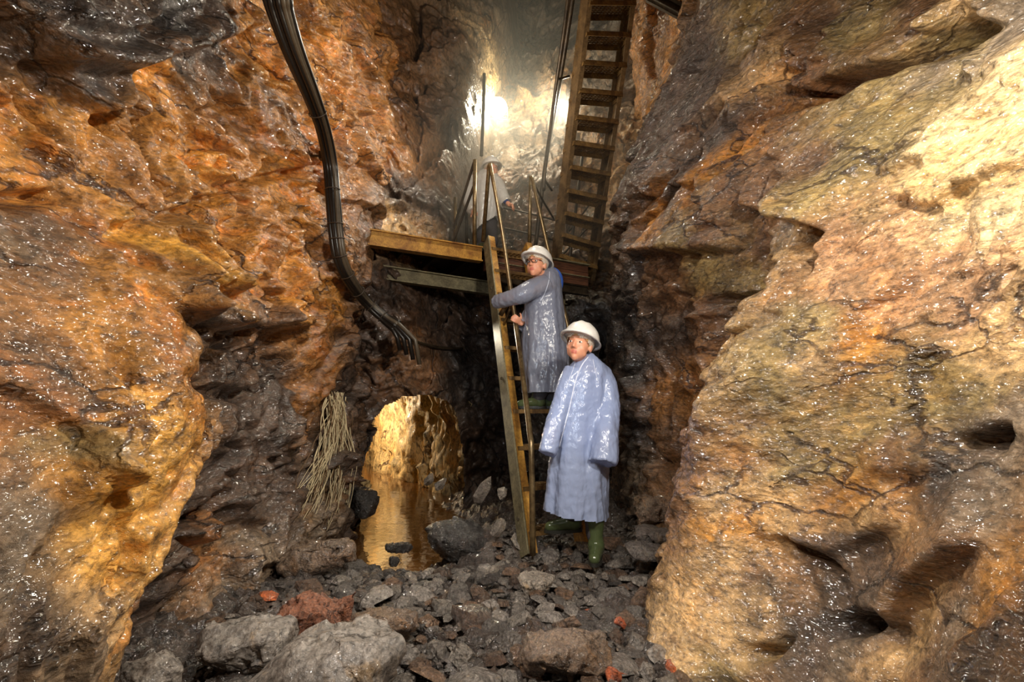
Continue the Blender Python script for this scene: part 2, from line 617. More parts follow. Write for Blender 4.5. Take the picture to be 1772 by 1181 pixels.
def rock_wall(name, axis, inward, A, B, base, mat, colors, cracks=(), ledges=(), pits=(), strata=(0.5, 0.3), amp=1.0, big=1.0, cut=None, seed=0, calm=None):
    aa, bb = np.meshgrid(A, B, indexing='ij')
    q = np.stack([aa.ravel(), bb.ravel()], 1)
    w = base(q)
    P = np.stack([w, q[:, 0], q[:, 1]], 1) if axis == 'x' else np.stack([q[:, 0], w, q[:, 1]], 1)
    # strata frame: u along the foliation, v across it
    ca, sa = math.cos(strata[0]), math.sin(strata[0])
    cb, sb = math.cos(strata[1]), math.sin(strata[1])
    R = np.array([[cb, sb, 0], [-sb * ca, cb * ca, sa], [sb * sa, -cb * sa, ca]])
    S = P @ R.T
    warp = np.stack([fbm(P * 1.7, 3, seed=seed + 1), fbm(P * 1.7, 3, seed=seed + 5), fbm(P * 1.7, 3, seed=seed + 9)], 1)
    Sw = S + 0.22 * warp
    h1, v1, e1 = cells(Sw * np.array([1.5, 1.5, 3.0]) + seed, 0.9)
    h2, v2, e2 = cells((Sw + 0.05 * warp) * np.array([4.2, 4.2, 9.5]) + seed, 1.0)
    h3, v3, e3 = cells((Sw + 0.05 * warp) * np.array([11, 11, 20.0]) + seed, 1.0)
    rid = fbm(Sw * np.array([3, 3, 9]), 5, 0.55, True, seed + 2)
    rough = fbm(P * 9, 4, 0.6, False, seed + 3)
    mask = np.clip(fbm(P * 0.9, 2, seed=seed + 6) * 1.2 + 0.55, 0.12, 1.0)      # flowstone smooths parts of the rock
    disp = big * 0.17 * h1 + amp * mask * (0.085 * h2 + 0.026 * h3) + amp * 0.045 * rid + 0.014 * rough * amp
    disp -= amp * 0.02 * np.exp(-(e2 / 0.05) ** 2) * mask
    if calm is not None:                                 # smooth flowstone sheets
        disp *= calm(q)
    for line, wd, dp in cracks:
        L = [hit(base, axis, *p) for p in line]
        n2 = np.stack([q[:, 0] + 0.03 * warp[:, 0], q[:, 1] + 0.03 * warp[:, 1]], 1)
        d, s, t = seg_field(n2, L)
        disp -= 1.6 * dp * np.exp(-(d / (1.1 * wd)) ** 4) * np.clip(np.sin(np.pi * np.clip(t, 0.04, 0.96)) * 2.5, 0, 1)
    for line, hgt, fall in ledges:                       # rock above the line stands proud of what is below
        L = [hit(base, axis, *p) for p in line]
        n2 = np.stack([q[:, 0] + 0.03 * warp[:, 0], q[:, 1] + 0.03 * warp[:, 1]], 1)
        d, s, t = seg_field(n2, L)
        if L[-1][0] < L[0][0]:
            s = -s
        sd = d * s
        up = 1 / (1 + np.exp(-np.clip(sd / 0.010, -40, 40)))
        fade = np.clip(np.sin(np.pi * np.clip(t, 0.0, 1.0)) * 3.0, 0, 1)
        disp += fade * 1.3 * hgt * (up * np.exp(-np.maximum(sd, 0) / fall) - (1 - up) * 0.45 * np.exp(-np.maximum(-sd, 0) / (fall * 0.35)))
    for px, py, r, dp in pits:
        c = np.array(hit(base, axis, px, py))
        n2 = q + 0.25 * r * warp[:, :2] * 3
        d = np.sqrt((((n2 - c) * np.array([1.0, 1.35])) ** 2).sum(1))
        disp -= dp / (1 + np.exp(np.clip((d - r) / (0.16 * r), -40, 40)))
    G = disp.reshape(len(A), len(B))
    for _ in range(1):                                   # worn edges
        G = np.pad(G, 1, mode='edge')
        G = (G[:-2] + 2 * G[1:-1] + G[2:]) / 4
        G = (G[:, :-2] + 2 * G[:, 1:-1] + G[:, 2:]) / 4
    disp = G.ravel() - 0.6 * G.mean()
    disp = disp + amp * (0.010 * fbm(Sw * np.array([16, 16, 30.]), 3, 0.6, True, seed + 12) * (0.4 + mask))
    if axis == 'x':
        P[:, 0] += inward * disp
    else:
        P[:, 1] += inward * disp
    # mineral tints with some lamp glow and shade put in, patchy with the blocks
    C = np.zeros((len(q), 3)); W = np.zeros(len(q))
    qq = q + 0.16 * warp[:, :2] + 0.05 * np.stack([v2 - 0.5, v3 - 0.5], 1)
    for px, py, col in colors:
        c = np.array(hit(base, axis, px, py))
        wgt = 1.0 / (((qq - c) ** 2).sum(1) + 0.004) ** 2.0
        C += wgt[:, None] * np.array(col); W += wgt
    C /= W[:, None]
    var = 0.86 + 0.12 * v1 + 0.34 * (v2 - 0.5) + 0.2 * (v3 - 0.5)
    C *= np.clip(var, 0.35, 1.5)[:, None] * 1.1
    na, nb = len(A), len(B)
    idx = np.arange(na * nb).reshape(na, nb)
    quads = np.stack([idx[:-1, :-1], idx[1:, :-1], idx[1:, 1:], idx[:-1, 1:]], -1).reshape(-1, 4)
    if (axis == 'x' and inward < 0) or (axis == 'y' and inward > 0):
        quads = quads[:, ::-1]
    if cut is not None:
        cen = q[quads].mean(1)
        quads = quads[~cut(cen)]
    me = bpy.data.meshes.new(name)
    me.vertices.add(len(P)); me.vertices.foreach_set('co', P.ravel())
    me.loops.add(quads.size); me.loops.foreach_set('vertex_index', quads.ravel().astype(np.int32))
    me.polygons.add(len(quads))
    me.polygons.foreach_set('loop_start', np.arange(0, quads.size, 4, dtype=np.int32))
    me.polygons.foreach_set('loop_total', np.full(len(quads), 4, dtype=np.int32))
    me.update(calc_edges=True)
    at_ = me.color_attributes.new('mineral', 'FLOAT_COLOR', 'POINT')
    at_.data.foreach_set('color', np.concatenate([C, np.ones((len(C), 1))], 1).ravel().astype(np.float32))
    me.polygons.foreach_set('use_smooth', [True] * len(me.polygons))
    me.materials.append(mat)
    o = bpy.data.objects.new(name, me)
    COL.objects.link(o)
    return tag(o, kind='structure')


def controls(pts, axis):
    ab, w = [], []
    for px, py, Y in pts:
        p = at(px, py, Y)
        if axis == 'x':
            ab.append((p.y, p.z)); w.append(p.x)
        else:
            ab.append((p.x, p.z)); w.append(p.y)
    return ab, w


# ---- left wall
pts = [(0, 0, 1.3), (0, 200, 1.32), (0, 400, 1.25), (0, 600, 1.1), (0, 800, 1.0), (0, 1000, .95), (0, 1181, .9),
       (150, 0, 1.65), (150, 200, 1.68), (150, 400, 1.55), (150, 600, 1.32), (150, 800, 1.2), (120, 1000, 1.1), (90, 1150, 1.03),
       (300, 0, 2.15), (300, 200, 2.2), (300, 330, 2.1), (300, 440, 1.85), (310, 530, 1.65), (335, 640, 1.56), (318, 720, 1.50),
       (268, 850, 1.38), (195, 1000, 1.22), (150, 1100, 1.14),
       (370, 640, 2.35), (345, 800, 2.3), (300, 930, 2.15), (230, 1060, 1.95), (190, 1160, 1.75), (400, 540, 2.5),
       (450, 200, 3.0), (450, 0, 2.95), (450, 400, 2.85), (450, 640, 2.85), (450, 850, 2.75), (420, 1000, 2.45), (390, 1080, 2.25),
       (560, 600, 3.5), (550, 750, 3.5), (535, 880, 3.35), (500, 960, 3.05),
       (560, 0, 3.7), (560, 200, 3.6), (560, 400, 3.5), (640, 0, 4.35), (640, 150, 4.3), (640, 300, 4.25), (640, 420, 4.2), (610, 560, 4.0),
       (600, 700, 3.95), (590, 850, 3.8)]
ab, w = controls(pts, 'x')
ab += [(0.0, 0.0), (0.0, 1.2), (0.0, 3.0), (0.6, 4.5), (2.0, 5.2), (5.2, 0.3), (5.4, 1.6), (5.4, 3.0), (5.2, 5.2)]
w += [-1.2, -1.35, -1.5, -1.55, -1.5, -1.75, -1.9, -1.55, -1.6]
LEFT = TPS(ab, w, 0.004)
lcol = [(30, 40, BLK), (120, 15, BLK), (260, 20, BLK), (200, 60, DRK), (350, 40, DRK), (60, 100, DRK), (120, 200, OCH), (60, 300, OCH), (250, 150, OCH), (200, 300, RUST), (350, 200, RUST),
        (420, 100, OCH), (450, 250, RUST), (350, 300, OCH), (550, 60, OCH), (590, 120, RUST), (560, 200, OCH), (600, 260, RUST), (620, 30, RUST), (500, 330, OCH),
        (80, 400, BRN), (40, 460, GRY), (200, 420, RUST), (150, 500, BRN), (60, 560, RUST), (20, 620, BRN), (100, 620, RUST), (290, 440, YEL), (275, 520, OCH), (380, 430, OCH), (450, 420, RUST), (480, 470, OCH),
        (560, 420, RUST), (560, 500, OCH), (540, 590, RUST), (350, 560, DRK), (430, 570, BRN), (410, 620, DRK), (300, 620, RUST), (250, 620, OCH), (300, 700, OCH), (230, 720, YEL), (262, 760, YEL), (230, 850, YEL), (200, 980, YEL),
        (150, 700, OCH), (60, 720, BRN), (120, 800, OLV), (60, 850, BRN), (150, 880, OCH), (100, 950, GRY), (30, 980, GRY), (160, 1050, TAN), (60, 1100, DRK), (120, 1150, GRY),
        (400, 700, DRK), (380, 800, DRK), (450, 760, DRK), (330, 900, DRK), (430, 880, DRK), (300, 1000, DRK), (230, 1060, BRN), (250, 1140, DRK), (330, 1120, DRK), (380, 960, RUST),  # recess tints set darker than the wall around
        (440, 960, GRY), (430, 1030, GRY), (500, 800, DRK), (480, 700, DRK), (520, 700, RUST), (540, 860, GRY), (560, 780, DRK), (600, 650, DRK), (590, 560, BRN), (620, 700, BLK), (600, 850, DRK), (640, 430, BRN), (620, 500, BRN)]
lcr = [([(225, 388), (300, 362), (360, 350), (420, 322), (480, 308), (560, 280)], .022, .09), ([(0, 350), (50, 345), (110, 340)], .02, .07),
       ([(505, 170), (470, 130), (440, 95), (430, 60)], .03, .10), ([(60, 185), (75, 225), (100, 240)], .02, .06),
       ([(245, 180), (240, 240), (250, 290), (262, 330)], .03, .09), ([(215, 600), (205, 640), (220, 670)], .02, .025),
       ([(430, 880), (380, 1000), (345, 1090)], .03, .10), ([(345, 660), (420, 690), (470, 660)], .03, .06), ([(320, 905), (360, 905), (410, 860)], .03, .08),
       ([(310, 930), (380, 960), (440, 920)], .03, .10), ([(330, 430), (370, 400)], .02, .05), ([(485, 560), (450, 620), (455, 700)], .02, .05),
       ([(330, 20), (180, 55), (0, 60)], .03, .06)]
lled = [([(0, 105), (120, 108), (250, 95), (380, 62), (470, 30)], .11, .25), ([(300, 480), (335, 492), (370, 500)], .12, .2), ([(312, 530), (350, 560), (400, 572), (440, 560), (500, 562)], .16, .22),
        ([(245, 245), (275, 250), (300, 262)], .06, .08), ([(255, 320), (285, 330)], .06, .08), ([(340, 330), (420, 312), (500, 270)], .04, .12),
        ([(420, 590), (470, 570), (520, 590)], .08, .12), ([(320, 1000), (350, 985), (400, 990)], .05, .1), ([(340, 620), (420, 600), (500, 620)], .06, .1)]
lpit = [(150, 207, .05, .16), (270, 322, .045, .12), (45, 172, .03, .06), (330, 485, .08, .12), (350, 545, .10, .14), (430, 55, .06, .12), (268, 243, .035, .07), (515, 205, .04, .05), (182, 845, .06, -.055)]
yy = np.concatenate([np.linspace(-0.5, 0.55, 40)[:-1], 0.55 * (4.95 / 0.55) ** np.linspace(0, 1, 470)])
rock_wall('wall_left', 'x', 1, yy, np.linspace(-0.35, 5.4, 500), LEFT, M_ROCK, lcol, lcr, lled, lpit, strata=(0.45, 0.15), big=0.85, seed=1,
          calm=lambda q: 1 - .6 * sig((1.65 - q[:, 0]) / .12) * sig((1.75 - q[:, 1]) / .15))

# ---- right wall
pts = [(1772, 0, 1.6), (1772, 200, 1.3), (1772, 500, 1.2), (1772, 800, 1.1), (1772, 1000, 1.0), (1772, 1160, .92),
       (1600, 0, 2.0), (1600, 120, 1.75), (1600, 300, 1.58), (1600, 600, 1.48), (1600, 900, 1.4), (1600, 1150, 1.2),
       (1450, 150, 2.15), (1450, 300, 1.95), (1450, 500, 1.82), (1450, 700, 1.75), (1450, 900, 1.75), (1450, 1100, 1.6),
       (1360, 300, 2.2), (1350, 370, 2.2), (1400, 450, 2.0), (1310, 590, 1.98), (1268, 640, 1.98), (1278, 740, 1.98), (1245, 860, 2.02), (1212, 930, 2.05), (1145, 1090, 2.1), (1130, 1120, 2.1), (1200, 1000, 2.05), (1180, 1170, 1.9),
       (1250, 540, 2.95), (1235, 700, 3.0), (1225, 850, 3.05), (1195, 900, 3.05), (1330, 480, 2.6),
       (1150, 560, 3.6), (1150, 750, 3.6), (1130, 870, 3.5), (1070, 560, 4.4), (1085, 750, 4.2), (1095, 860, 4.0),
       (1200, 400, 3.05), (1300, 350, 2.6), (1120, 420, 3.75), (1060, 450, 4.6),
       (1100, 250, 4.3), (1200, 200, 3.45), (1300, 150, 2.85), (1290, 40, 3.0), (1400, 60, 2.5), (1500, 0, 2.35), (1380, 0, 2.65), (1180, 60, 4.4), (1110, 60, 5.2), (1400, 200, 2.4)]
ab, w = controls(pts, 'x')
ab += [(0.0, 0.0), (0.0, 1.5), (0.0, 3.0), (0.8, 4.2), (2.5, 5.2), (7.5, 0.3), (7.5, 2.5), (7.5, 5.5), (6, 0.5), (6, 2.0), (5.8, 3.4)]
w += [1.0, 1.25, 1.3, 1.4, 1.6, 1.5, 1.7, 2.2, 1.35, 1.45, 1.7]
RIGHT = TPS(ab, w, 0.004)
rcol = [(1700, 200, PAL), (1740, 350, PAL), (1660, 300, PAL), (1600, 180, OLV), (1560, 250, OLV), (1500, 200, OLV), (1480, 300, OLV), (1420, 330, OLV), (1400, 280, BRN), (1450, 400, PNK), (1520, 380, PNK), (1600, 400, PNK), (1560, 500, PNK), (1680, 480, PNK), (1740, 560, TAN),  # pale points carry the blown-out lamp light at the right edge
        (1440, 500, PNK), (1380, 560, OLV), (1320, 620, OLV), (1290, 700, OLV), (1400, 650, TAN), (1500, 600, OCH), (1600, 620, OLV), (1700, 660, OLV), (1740, 760, GRY), (1680, 780, DRK), (1620, 700, OLV), (1500, 720, OLV), (1420, 780, OLV), (1340, 800, OLV), (1300, 850, TAN), (1250, 900, OCH),
        (1440, 880, RUST), (1380, 900, TAN), (1480, 860, OCH), (1540, 800, BRN), (1520, 930, TAN), (1560, 870, RUST), (1620, 860, DRK), (1680, 860, GRY), (1730, 900, GRY), (1640, 950, BRN), (1400, 980, DRK), (1480, 1010, DRK), (1350, 990, BRN), (1440, 1080, DRK), (1540, 1010, BRN), (1360, 1060, BLK),
        (1250, 980, TAN), (1200, 1080, TAN), (1280, 1050, TAN), (1160, 1130, TAN), (1260, 1140, OLV), (1330, 1130, BRN), (1420, 1150, GRY), (1560, 1100, TAN), (1640, 1080, GRY), (1700, 1020, OCH), (1740, 960, OCH), (1720, 1120, DRK), (1600, 1160, BRN),
        (1300, 30, OLV), (1350, 80, BRN), (1420, 60, BRN), (1500, 30, OLV), (1600, 20, BRN), (1700, 20, TAN), (1740, 80, GRY), (1650, 100, GRY), (1550, 110, OLV), (1300, 130, TAN), (1380, 140, BRN), (1250, 120, DRK), (1200, 200, DRK), (1250, 220, DRK), (1180, 130, DRK), (1140, 100, OCH), (1110, 130, OCH), (1170, 60, OCH), (1090, 200, DRK),
        (1300, 220, RUST), (1250, 290, OCH), (1180, 330, DRK), (1120, 300, DRK), (1100, 260, DRK), (1150, 390, OCH), (1250, 370, BRN), (1320, 330, BRN), (1200, 410, OLV), (1100, 450, DRK), (1080, 520, BLK), (1150, 480, BRN), (1230, 470, OLV), (1320, 430, BRN), (1300, 480, OLV), (1180, 560, DRK), (1130, 600, DRK), (1230, 560, BRN), (1100, 640, BLK), (1160, 680, RUST), (1220, 650, RUST), (1150, 790, BRN), (1200, 760, BRN), (1230, 820, RUST), (1100, 760, BLK), (1090, 820, GRY), (1180, 860, BRN), (1060, 560, BLK)]
rcr = [([(1700, 60), (1620, 75), (1560, 100), (1480, 135), (1400, 165), (1340, 190)], .055, .26), ([(1345, 130), (1350, 180), (1300, 215), (1280, 260)], .05, .22), ([(1240, 325), (1280, 285), (1330, 235)], .02, .10),
       ([(1395, 395), (1388, 440), (1380, 470)], .03, .16), ([(1230, 525), (1290, 515), (1330, 498)], .022, .09), ([(1640, 772), (1690, 765), (1730, 752)], .014, .06),
       ([(1430, 1085), (1480, 1095), (1520, 1080)], .02, .10), ([(1270, 1125), (1330, 1120), (1350, 1100)], .018, .08), ([(1440, 265), (1480, 235), (1500, 210)], .012, .05), ([(1230, 240), (1180, 330), (1140, 370)], .02, .07),
       ([(1345, 255), (1340, 320), (1345, 370)], .014, .06), ([(1470, 1040), (1400, 960), (1340, 930)], .012, .04), ([(1130, 640), (1120, 760), (1150, 820)], .02, .06)]
rled = [([(1340, 372), (1380, 382), (1430, 395)], .14, .25), ([(1080, 440), (1150, 442), (1220, 430), (1280, 425)], .14, .25), ([(1290, 925), (1380, 945), (1450, 965), (1510, 945), (1590, 900)], .045, .25), ([(1590, 60), (1660, 45), (1772, 48)], .14, .2),
        ([(1330, 130), (1400, 118), (1460, 95)], .10, .2), ([(1480, 200), (1600, 120), (1700, 135), (1772, 120)], .03, .2), ([(1180, 250), (1250, 190), (1290, 140)], .06, .12), ([(1500, 800), (1570, 835), (1640, 800)], .03, .1), ([(1490, 1120), (1580, 1010), (1690, 930)], .06, .2)]
rpit = [(1320, 180, .05, .16), (1372, 440, .04, .12), (1640, 60, .09, .15), (1090, 370, .08, .1), (1100, 470, .12, .12), (1700, 768, .03, .06)]
yy = np.concatenate([np.linspace(-0.5, 0.7, 40)[:-1], 0.7 * (7.6 / 0.7) ** np.linspace(0, 1, 470)])
rock_wall('wall_right', 'x', -1, yy, np.linspace(-0.35, 5.9, 520), RIGHT, M_ROCK_R, rcol, rcr, rled, rpit, strata=(-0.7, 0.1), amp=0.85, big=0.75, seed=40, calm=lambda q: 1 - .55 * sig((2.25 - q[:, 0]) / .12))

# ---- back wall with the tunnel mouth below and the upper chamber behind the platform
pts = [(645, 100, 4.75), (660, 0, 4.9), (700, 100, 5.1), (780, 100, 5.5), (830, 60, 5.8), (720, 300, 5.0), (655, 380, 4.6), (690, 340, 4.85), (780, 350, 5.5), (740, 200, 5.25)]
NEAR_UP = TPS(*controls(pts, 'y'), 0.01)
pts = [(600, 600, 4.45), (690, 560, 4.55), (690, 650, 4.5), (640, 690, 4.45), (610, 800, 4.4), (600, 900, 4.3), (760, 660, 4.95), (800, 600, 5.6), (870, 600, 5.9), (870, 780, 5.8), (950, 600, 6.0), (1050, 600, 5.8), (950, 850, 5.9), (760, 520, 5.4), (700, 480, 4.8)]
NEAR_LOW = TPS(*controls(pts, 'y'), 0.01)
pts = [(840, 130, 7.4), (900, 60, 7.6), (880, 200, 7.5), (880, 300, 7.2), (950, 180, 7.0), (820, 200, 7.4), (860, 400, 7.0), (1000, 300, 6.6), (1060, 300, 6.3), (1040, 100, 6.4), (960, 100, 6.9), (880, 0, 7.3)]
FARW = TPS(*controls(pts, 'y'), 0.01)




def edge_x(z):
    return np.interp(z, [2.4, 3.1, 4.0, 4.7, 5.4, 5.9, 6.6], [-.62, -.66, -.66, -.48, -.42, -.2, 0.0])


def BACK(q):
    x, z = q[:, 0], q[:, 1]
    xc = np.clip(x, -1.9, 2.0)
    lo = np.clip(NEAR_LOW(np.stack([xc, np.clip(z, -.4, 2.6)], 1)), 4.1, 6.0)
    up = np.clip(NEAR_UP(np.stack([np.clip(x, -1.8, 0), np.clip(z, 2.2, 6)], 1)), 4.3, 6.2)
    far = np.clip(FARW(np.stack([np.clip(x, -1.0, 2.4), np.clip(z, 2.4, 7.5)], 1)), 6.1, 8.0)
    sz = sig((z - 2.45) / 0.07)
    sx = sig((x - edge_x(z)) / 0.05)
    return lo * (1 - sz) + sz * (up * (1 - sx) + far * sx)


ARCH = [at(618, 905, 4.35), at(622, 850, 4.4), at(630, 790, 4.45), at(648, 735, 4.5), at(672, 702, 4.55), at(700, 686, 4.6), at(745, 684, 4.75), at(775, 696, 4.9), at(792, 740, 5.0), at(798, 800, 5.05), at(800, 900, 5.1)]
AX = np.array([(p.x, p.z) for p in ARCH] + [(ARCH[-1].x, -1.0), (ARCH[0].x, -1.0)])


def inside(q, poly):
    c = np.zeros(len(q), bool)
    n = len(poly)
    for i in range(n):
        a, b = poly[i], poly[(i + 1) % n]
        cond = (a[1] > q[:, 1]) != (b[1] > q[:, 1])
        xx = (b[0] - a[0]) * (q[:, 1] - a[1]) / (b[1] - a[1] + 1e-12) + a[0]
        c ^= cond & (q[:, 0] < xx)
    return c


bcol = [(670, 60, BRN), (700, 150, BRN), (780, 80, BRN), (740, 250, BRN), (690, 320, DRK), (760, 350, DRK), (665, 250, RUST), (660, 380, TAN), (800, 250, DRK), (820, 150, GRY),
        (860, 185, PAL), (880, 60, GRY), (950, 170, TAN), (900, 250, GRY), (880, 330, BRN), (960, 330, BRN), (1040, 300, TAN), (1050, 120, GRY), (980, 60, GRY),
        (690, 520, DRK), (690, 620, BRN), (650, 600, DRK), (620, 760, DRK), (610, 850, DRK), (760, 560, DRK), (800, 640, BLK), (900, 600, BLK), (950, 750, BLK), (1000, 600, BLK)]  # blacks below the platform put the unlit void into the tint
bcr = [([(715, 0), (722, 60), (718, 110)], .04, .12), ([(718, 150), (725, 220), (715, 290)], .03, .08), ([(650, 350), (720, 290), (790, 230)], .03, .08)]
bled = [([(800, 245), (850, 235), (900, 232), (945, 246)], .22, .25), ([(690, 110), (760, 130), (820, 100)], .05, .2), ([(680, 290), (740, 250), (800, 215)], .06, .15), ([(640, 640), (690, 600), (740, 620)], .08, .2)]
rock_wall('wall_back', 'y', -1, np.linspace(-2.3, 2.6, 430), np.linspace(-0.5, 8.2, 640), BACK, M_ROCK_BACK, bcol, bcr, bled, [(850, 190, .22, .15)], strata=(0.4, 0.5), amp=1.1, big=1.0,
          cut=lambda c: inside(c, AX), seed=80)

# ---- tunnel: an arch swept along a bending centre line
TC = [(-0.95, 5.05, .62, .72, .56), (-1.12, 5.5, .62, .76, .3), (-1.27, 5.75, .58, .8, .1), (-1.6, 6.3, .60, .9, 0), (-2.1, 7.05, .6, .95, 0), (-2.65, 8.0, .6, 1.0, 0), (-3.15, 9.0, .6, 1.0, 0), (-3.7, 10.2, .5, .95, 0), (-3.9, 10.6, .05, .4, 0)]
TCs = []
for i in range(len(TC) - 1):
    for k in range(22):
        t = k / 22
        TCs.append([a + (b - a) * t for a, b in zip(TC[i], TC[i + 1])])
TCs = np.array(TCs)
nr = 96
prof = []
for k in range(nr):
    t = k / (nr - 1)
    if t < 0.22:
        prof.append((-1.0, -0.45 + (0.95) * t / 0.22 * 0.9))
    elif t > 0.78:
        prof.append((1.0, -0.45 + (0.95) * (1 - t) / 0.22 * 0.9))
    else:
        a = math.pi * (1 - (t - 0.22) / 0.56)
        prof.append((math.cos(a), 0.405 + 0.72 * math.sin(a)))
prof = np.array(prof)
P = np.zeros((len(TCs), nr, 3))
Nn = np.zeros_like(P)
for i, (x, y, hw, hh, sk) in enumerate(TCs):
    j = min(i + 1, len(TCs) - 1); i0 = max(i - 1, 0)
    d = TCs[j, :2] - TCs[i0, :2]; d /= np.linalg.norm(d)
    r = np.array([d[1], -d[0]])
    P[i, :, 0] = x + prof[:, 0] * hw * r[0]
    P[i, :, 1] = y + prof[:, 0] * (hw * r[1] * min(1, i / 30) + sk)
    P[i, :, 2] = prof[:, 1] * (hh + 0.45)
    Nn[i, :, 0] = -prof[:, 0] * r[0]; Nn[i, :, 1] = -prof[:, 0] * r[1]; Nn[i, :, 2] = -np.clip(prof[:, 1] - .5, 0, 1)
# the mouth meets the back wall
P = P.reshape(-1, 3); Nn = Nn.reshape(-1, 3)
h1, v1, e1 = cells(P * np.array([2.5, 2.5, 1.6]) + 9, 1.0)
h2, v2, e2 = cells(P * np.array([8, 8, 4.0]) + 5, 1.0)
P += Nn * (0.13 * h1 + 0.05 * h2 + 0.06 * fbm(P * np.array([8, 8, 2.2]), 5, 0.6, True, 7))[:, None]
V = [tuple(p) for p in P]
Fc = [(i * nr + k, (i + 1) * nr + k, (i + 1) * nr + k + 1, i * nr + k + 1) for i in range(len(TCs) - 1) for k in range(nr - 1)]
M_TUN = rock_mat('pale tunnel rock', wet=(0.4, 0.8), attr=False, color=(srgb(200, 172, 120), srgb(200, 172, 120)), grain=0.9, coat=.1, stretch=(1, 1, .45))
tag(obj('wall_tunnel', (V, Fc), M_TUN, None, True, pivot=(0, 0, 0)), kind='structure')

# ---- floor of bedrock and mud under the loose slate
pts2 = [(-1.3, .5, .05), (0, .5, 0), (1, .5, 0), (-1.4, 1.5, .1), (-.9, 1.7, .04), (0, 1.6, 0), (.7, 1.7, .02), (-1.2, 2.4, .08), (-.6, 2.5, .03), (0, 2.5, 0), (.7, 2.6, .02), (-.9, 3.0, .0), (-.35, 3.0, -.01), (.1, 3.1, .0), (.6, 3.2, .02), (1.1, 3.2, .12),
        (-1.25, 3.5, -.06), (-.9, 3.5, -.22), (-.55, 3.6, -.16), (-.25, 3.6, .08), (.1, 3.8, .06), (.6, 4.0, .06), (1.2, 4.0, .15), (-1.2, 4.2, -.2), (-.8, 4.3, -.25), (-.4, 4.3, -.05), (0, 4.5, .1), (.5, 5, .1), (-.9, 5.2, -.25), (-1.4, 6.0, -.25), (-.6, 5.6, -.05), (-2, 7, -.25), (-2.8, 9, -.25), (0, 6, .1), (1.2, 6, .1), (-1.0, 6.8, -.2), (-3.2, 10, -.2), (-1.6, 9, -.1)]
FLOOR = TPS([(p[0], p[1]) for p in pts2], [p[2] for p in pts2], 0.003)
fx, fy = np.meshgrid(np.linspace(-3.6, 2.0, 300), np.concatenate([np.linspace(-.4, 4.6, 300), np.linspace(4.65, 10.5, 90)]), indexing='ij')
q = np.stack([fx.ravel(), fy.ravel()], 1)
z = FLOOR(q)
P = np.stack([q[:, 0], q[:, 1], z], 1)
h1, v1, e1 = cells(P * 4.0 + 3, 1.0)
h2, v2, e2 = cells(P * 13 + 3, 1.0)
P[:, 2] += 0.05 * h1 + 0.03 * h2 + 0.02 * fbm(P * 6, 4, seed=3)
nx, ny = fx.shape
idx = np.arange(nx * ny).reshape(nx, ny)
quads = np.stack([idx[:-1, :-1], idx[1:, :-1], idx[1:, 1:], idx[:-1, 1:]], -1).reshape(-1, 4)
M_FLOOR = rock_mat('wet slate mud', attr=False, color=(srgb(62, 50, 42), srgb(62, 50, 42)), grain=1.6)
tag(obj('floor', (P.tolist(), quads.tolist()), M_FLOOR, None, False, pivot=(0, 0, 0)), kind='structure')


def floor_z(x, y):
    return float(FLOOR(np.array([[x, y]]))[0])


# ---- ceiling far above the stope
cx_, cy_ = np.meshgrid(np.linspace(-2.4, 2.8, 90), np.linspace(-.5, 8.2, 120), indexing='ij')
q = np.stack([cx_.ravel(), cy_.ravel()], 1)
z = np.interp(q[:, 1], [-.5, 2.0, 4.0, 8.2], [5.2, 5.5, 7.6, 8.1])
P = np.stack([q[:, 0], q[:, 1], z], 1)
P[:, 2] += 0.3 * cells(P * 1.5, 1.0)[0] + 0.08 * fbm(P * 4, 3, seed=2)
nx, ny = cx_.shape
idx = np.arange(nx * ny).reshape(nx, ny)
quads = np.stack([idx[:-1, :-1], idx[:-1, 1:], idx[1:, 1:], idx[1:, :-1]], -1).reshape(-1, 4)
M_CEIL = rock_mat('dark roof rock', attr=False, color=(srgb(96, 74, 54), srgb(96, 74, 54)), grain=0.7)
tag(obj('ceiling', (P.tolist(), quads.tolist()), M_CEIL, None, False, pivot=(0, 0, 0)), kind='structure')

# ---- pool of brown water running into the tunnel
m = NT('brown mine water')
v = m.coord((1, 1, 1))
m.set(Base_Color=srgb(92, 60, 28), Roughness=0.04, Specular_IOR_Level=0.8, Normal=m.bump(m.noise(v, 9, 3, 0.5), 0.16, 0.02))
M_WATER = m.m
V = [(-1.6, 3.05, -.1), (-.25, 3.05, -.1), (-.1, 4.6, -.1), (-.45, 6.0, -.1), (-1.5, 8.3, -.1), (-2.6, 10.4, -.1), (-3.6, 10.4, -.1), (-3.0, 8.0, -.1), (-2.0, 6.0, -.1), (-1.7, 4.6, -.1)]
V = V + [(x, y, -.115) for x, y, z in V]
n = 10
Fc = [tuple(range(n)), tuple(reversed(range(n, 2 * n)))] + [(i, i + n, (i + 1) % n + n, (i + 1) % n) for i in range(n)]
tag(obj('water_pool', (V, Fc), M_WATER, None, False, pivot=(0, 0, -.1)), kind='structure')

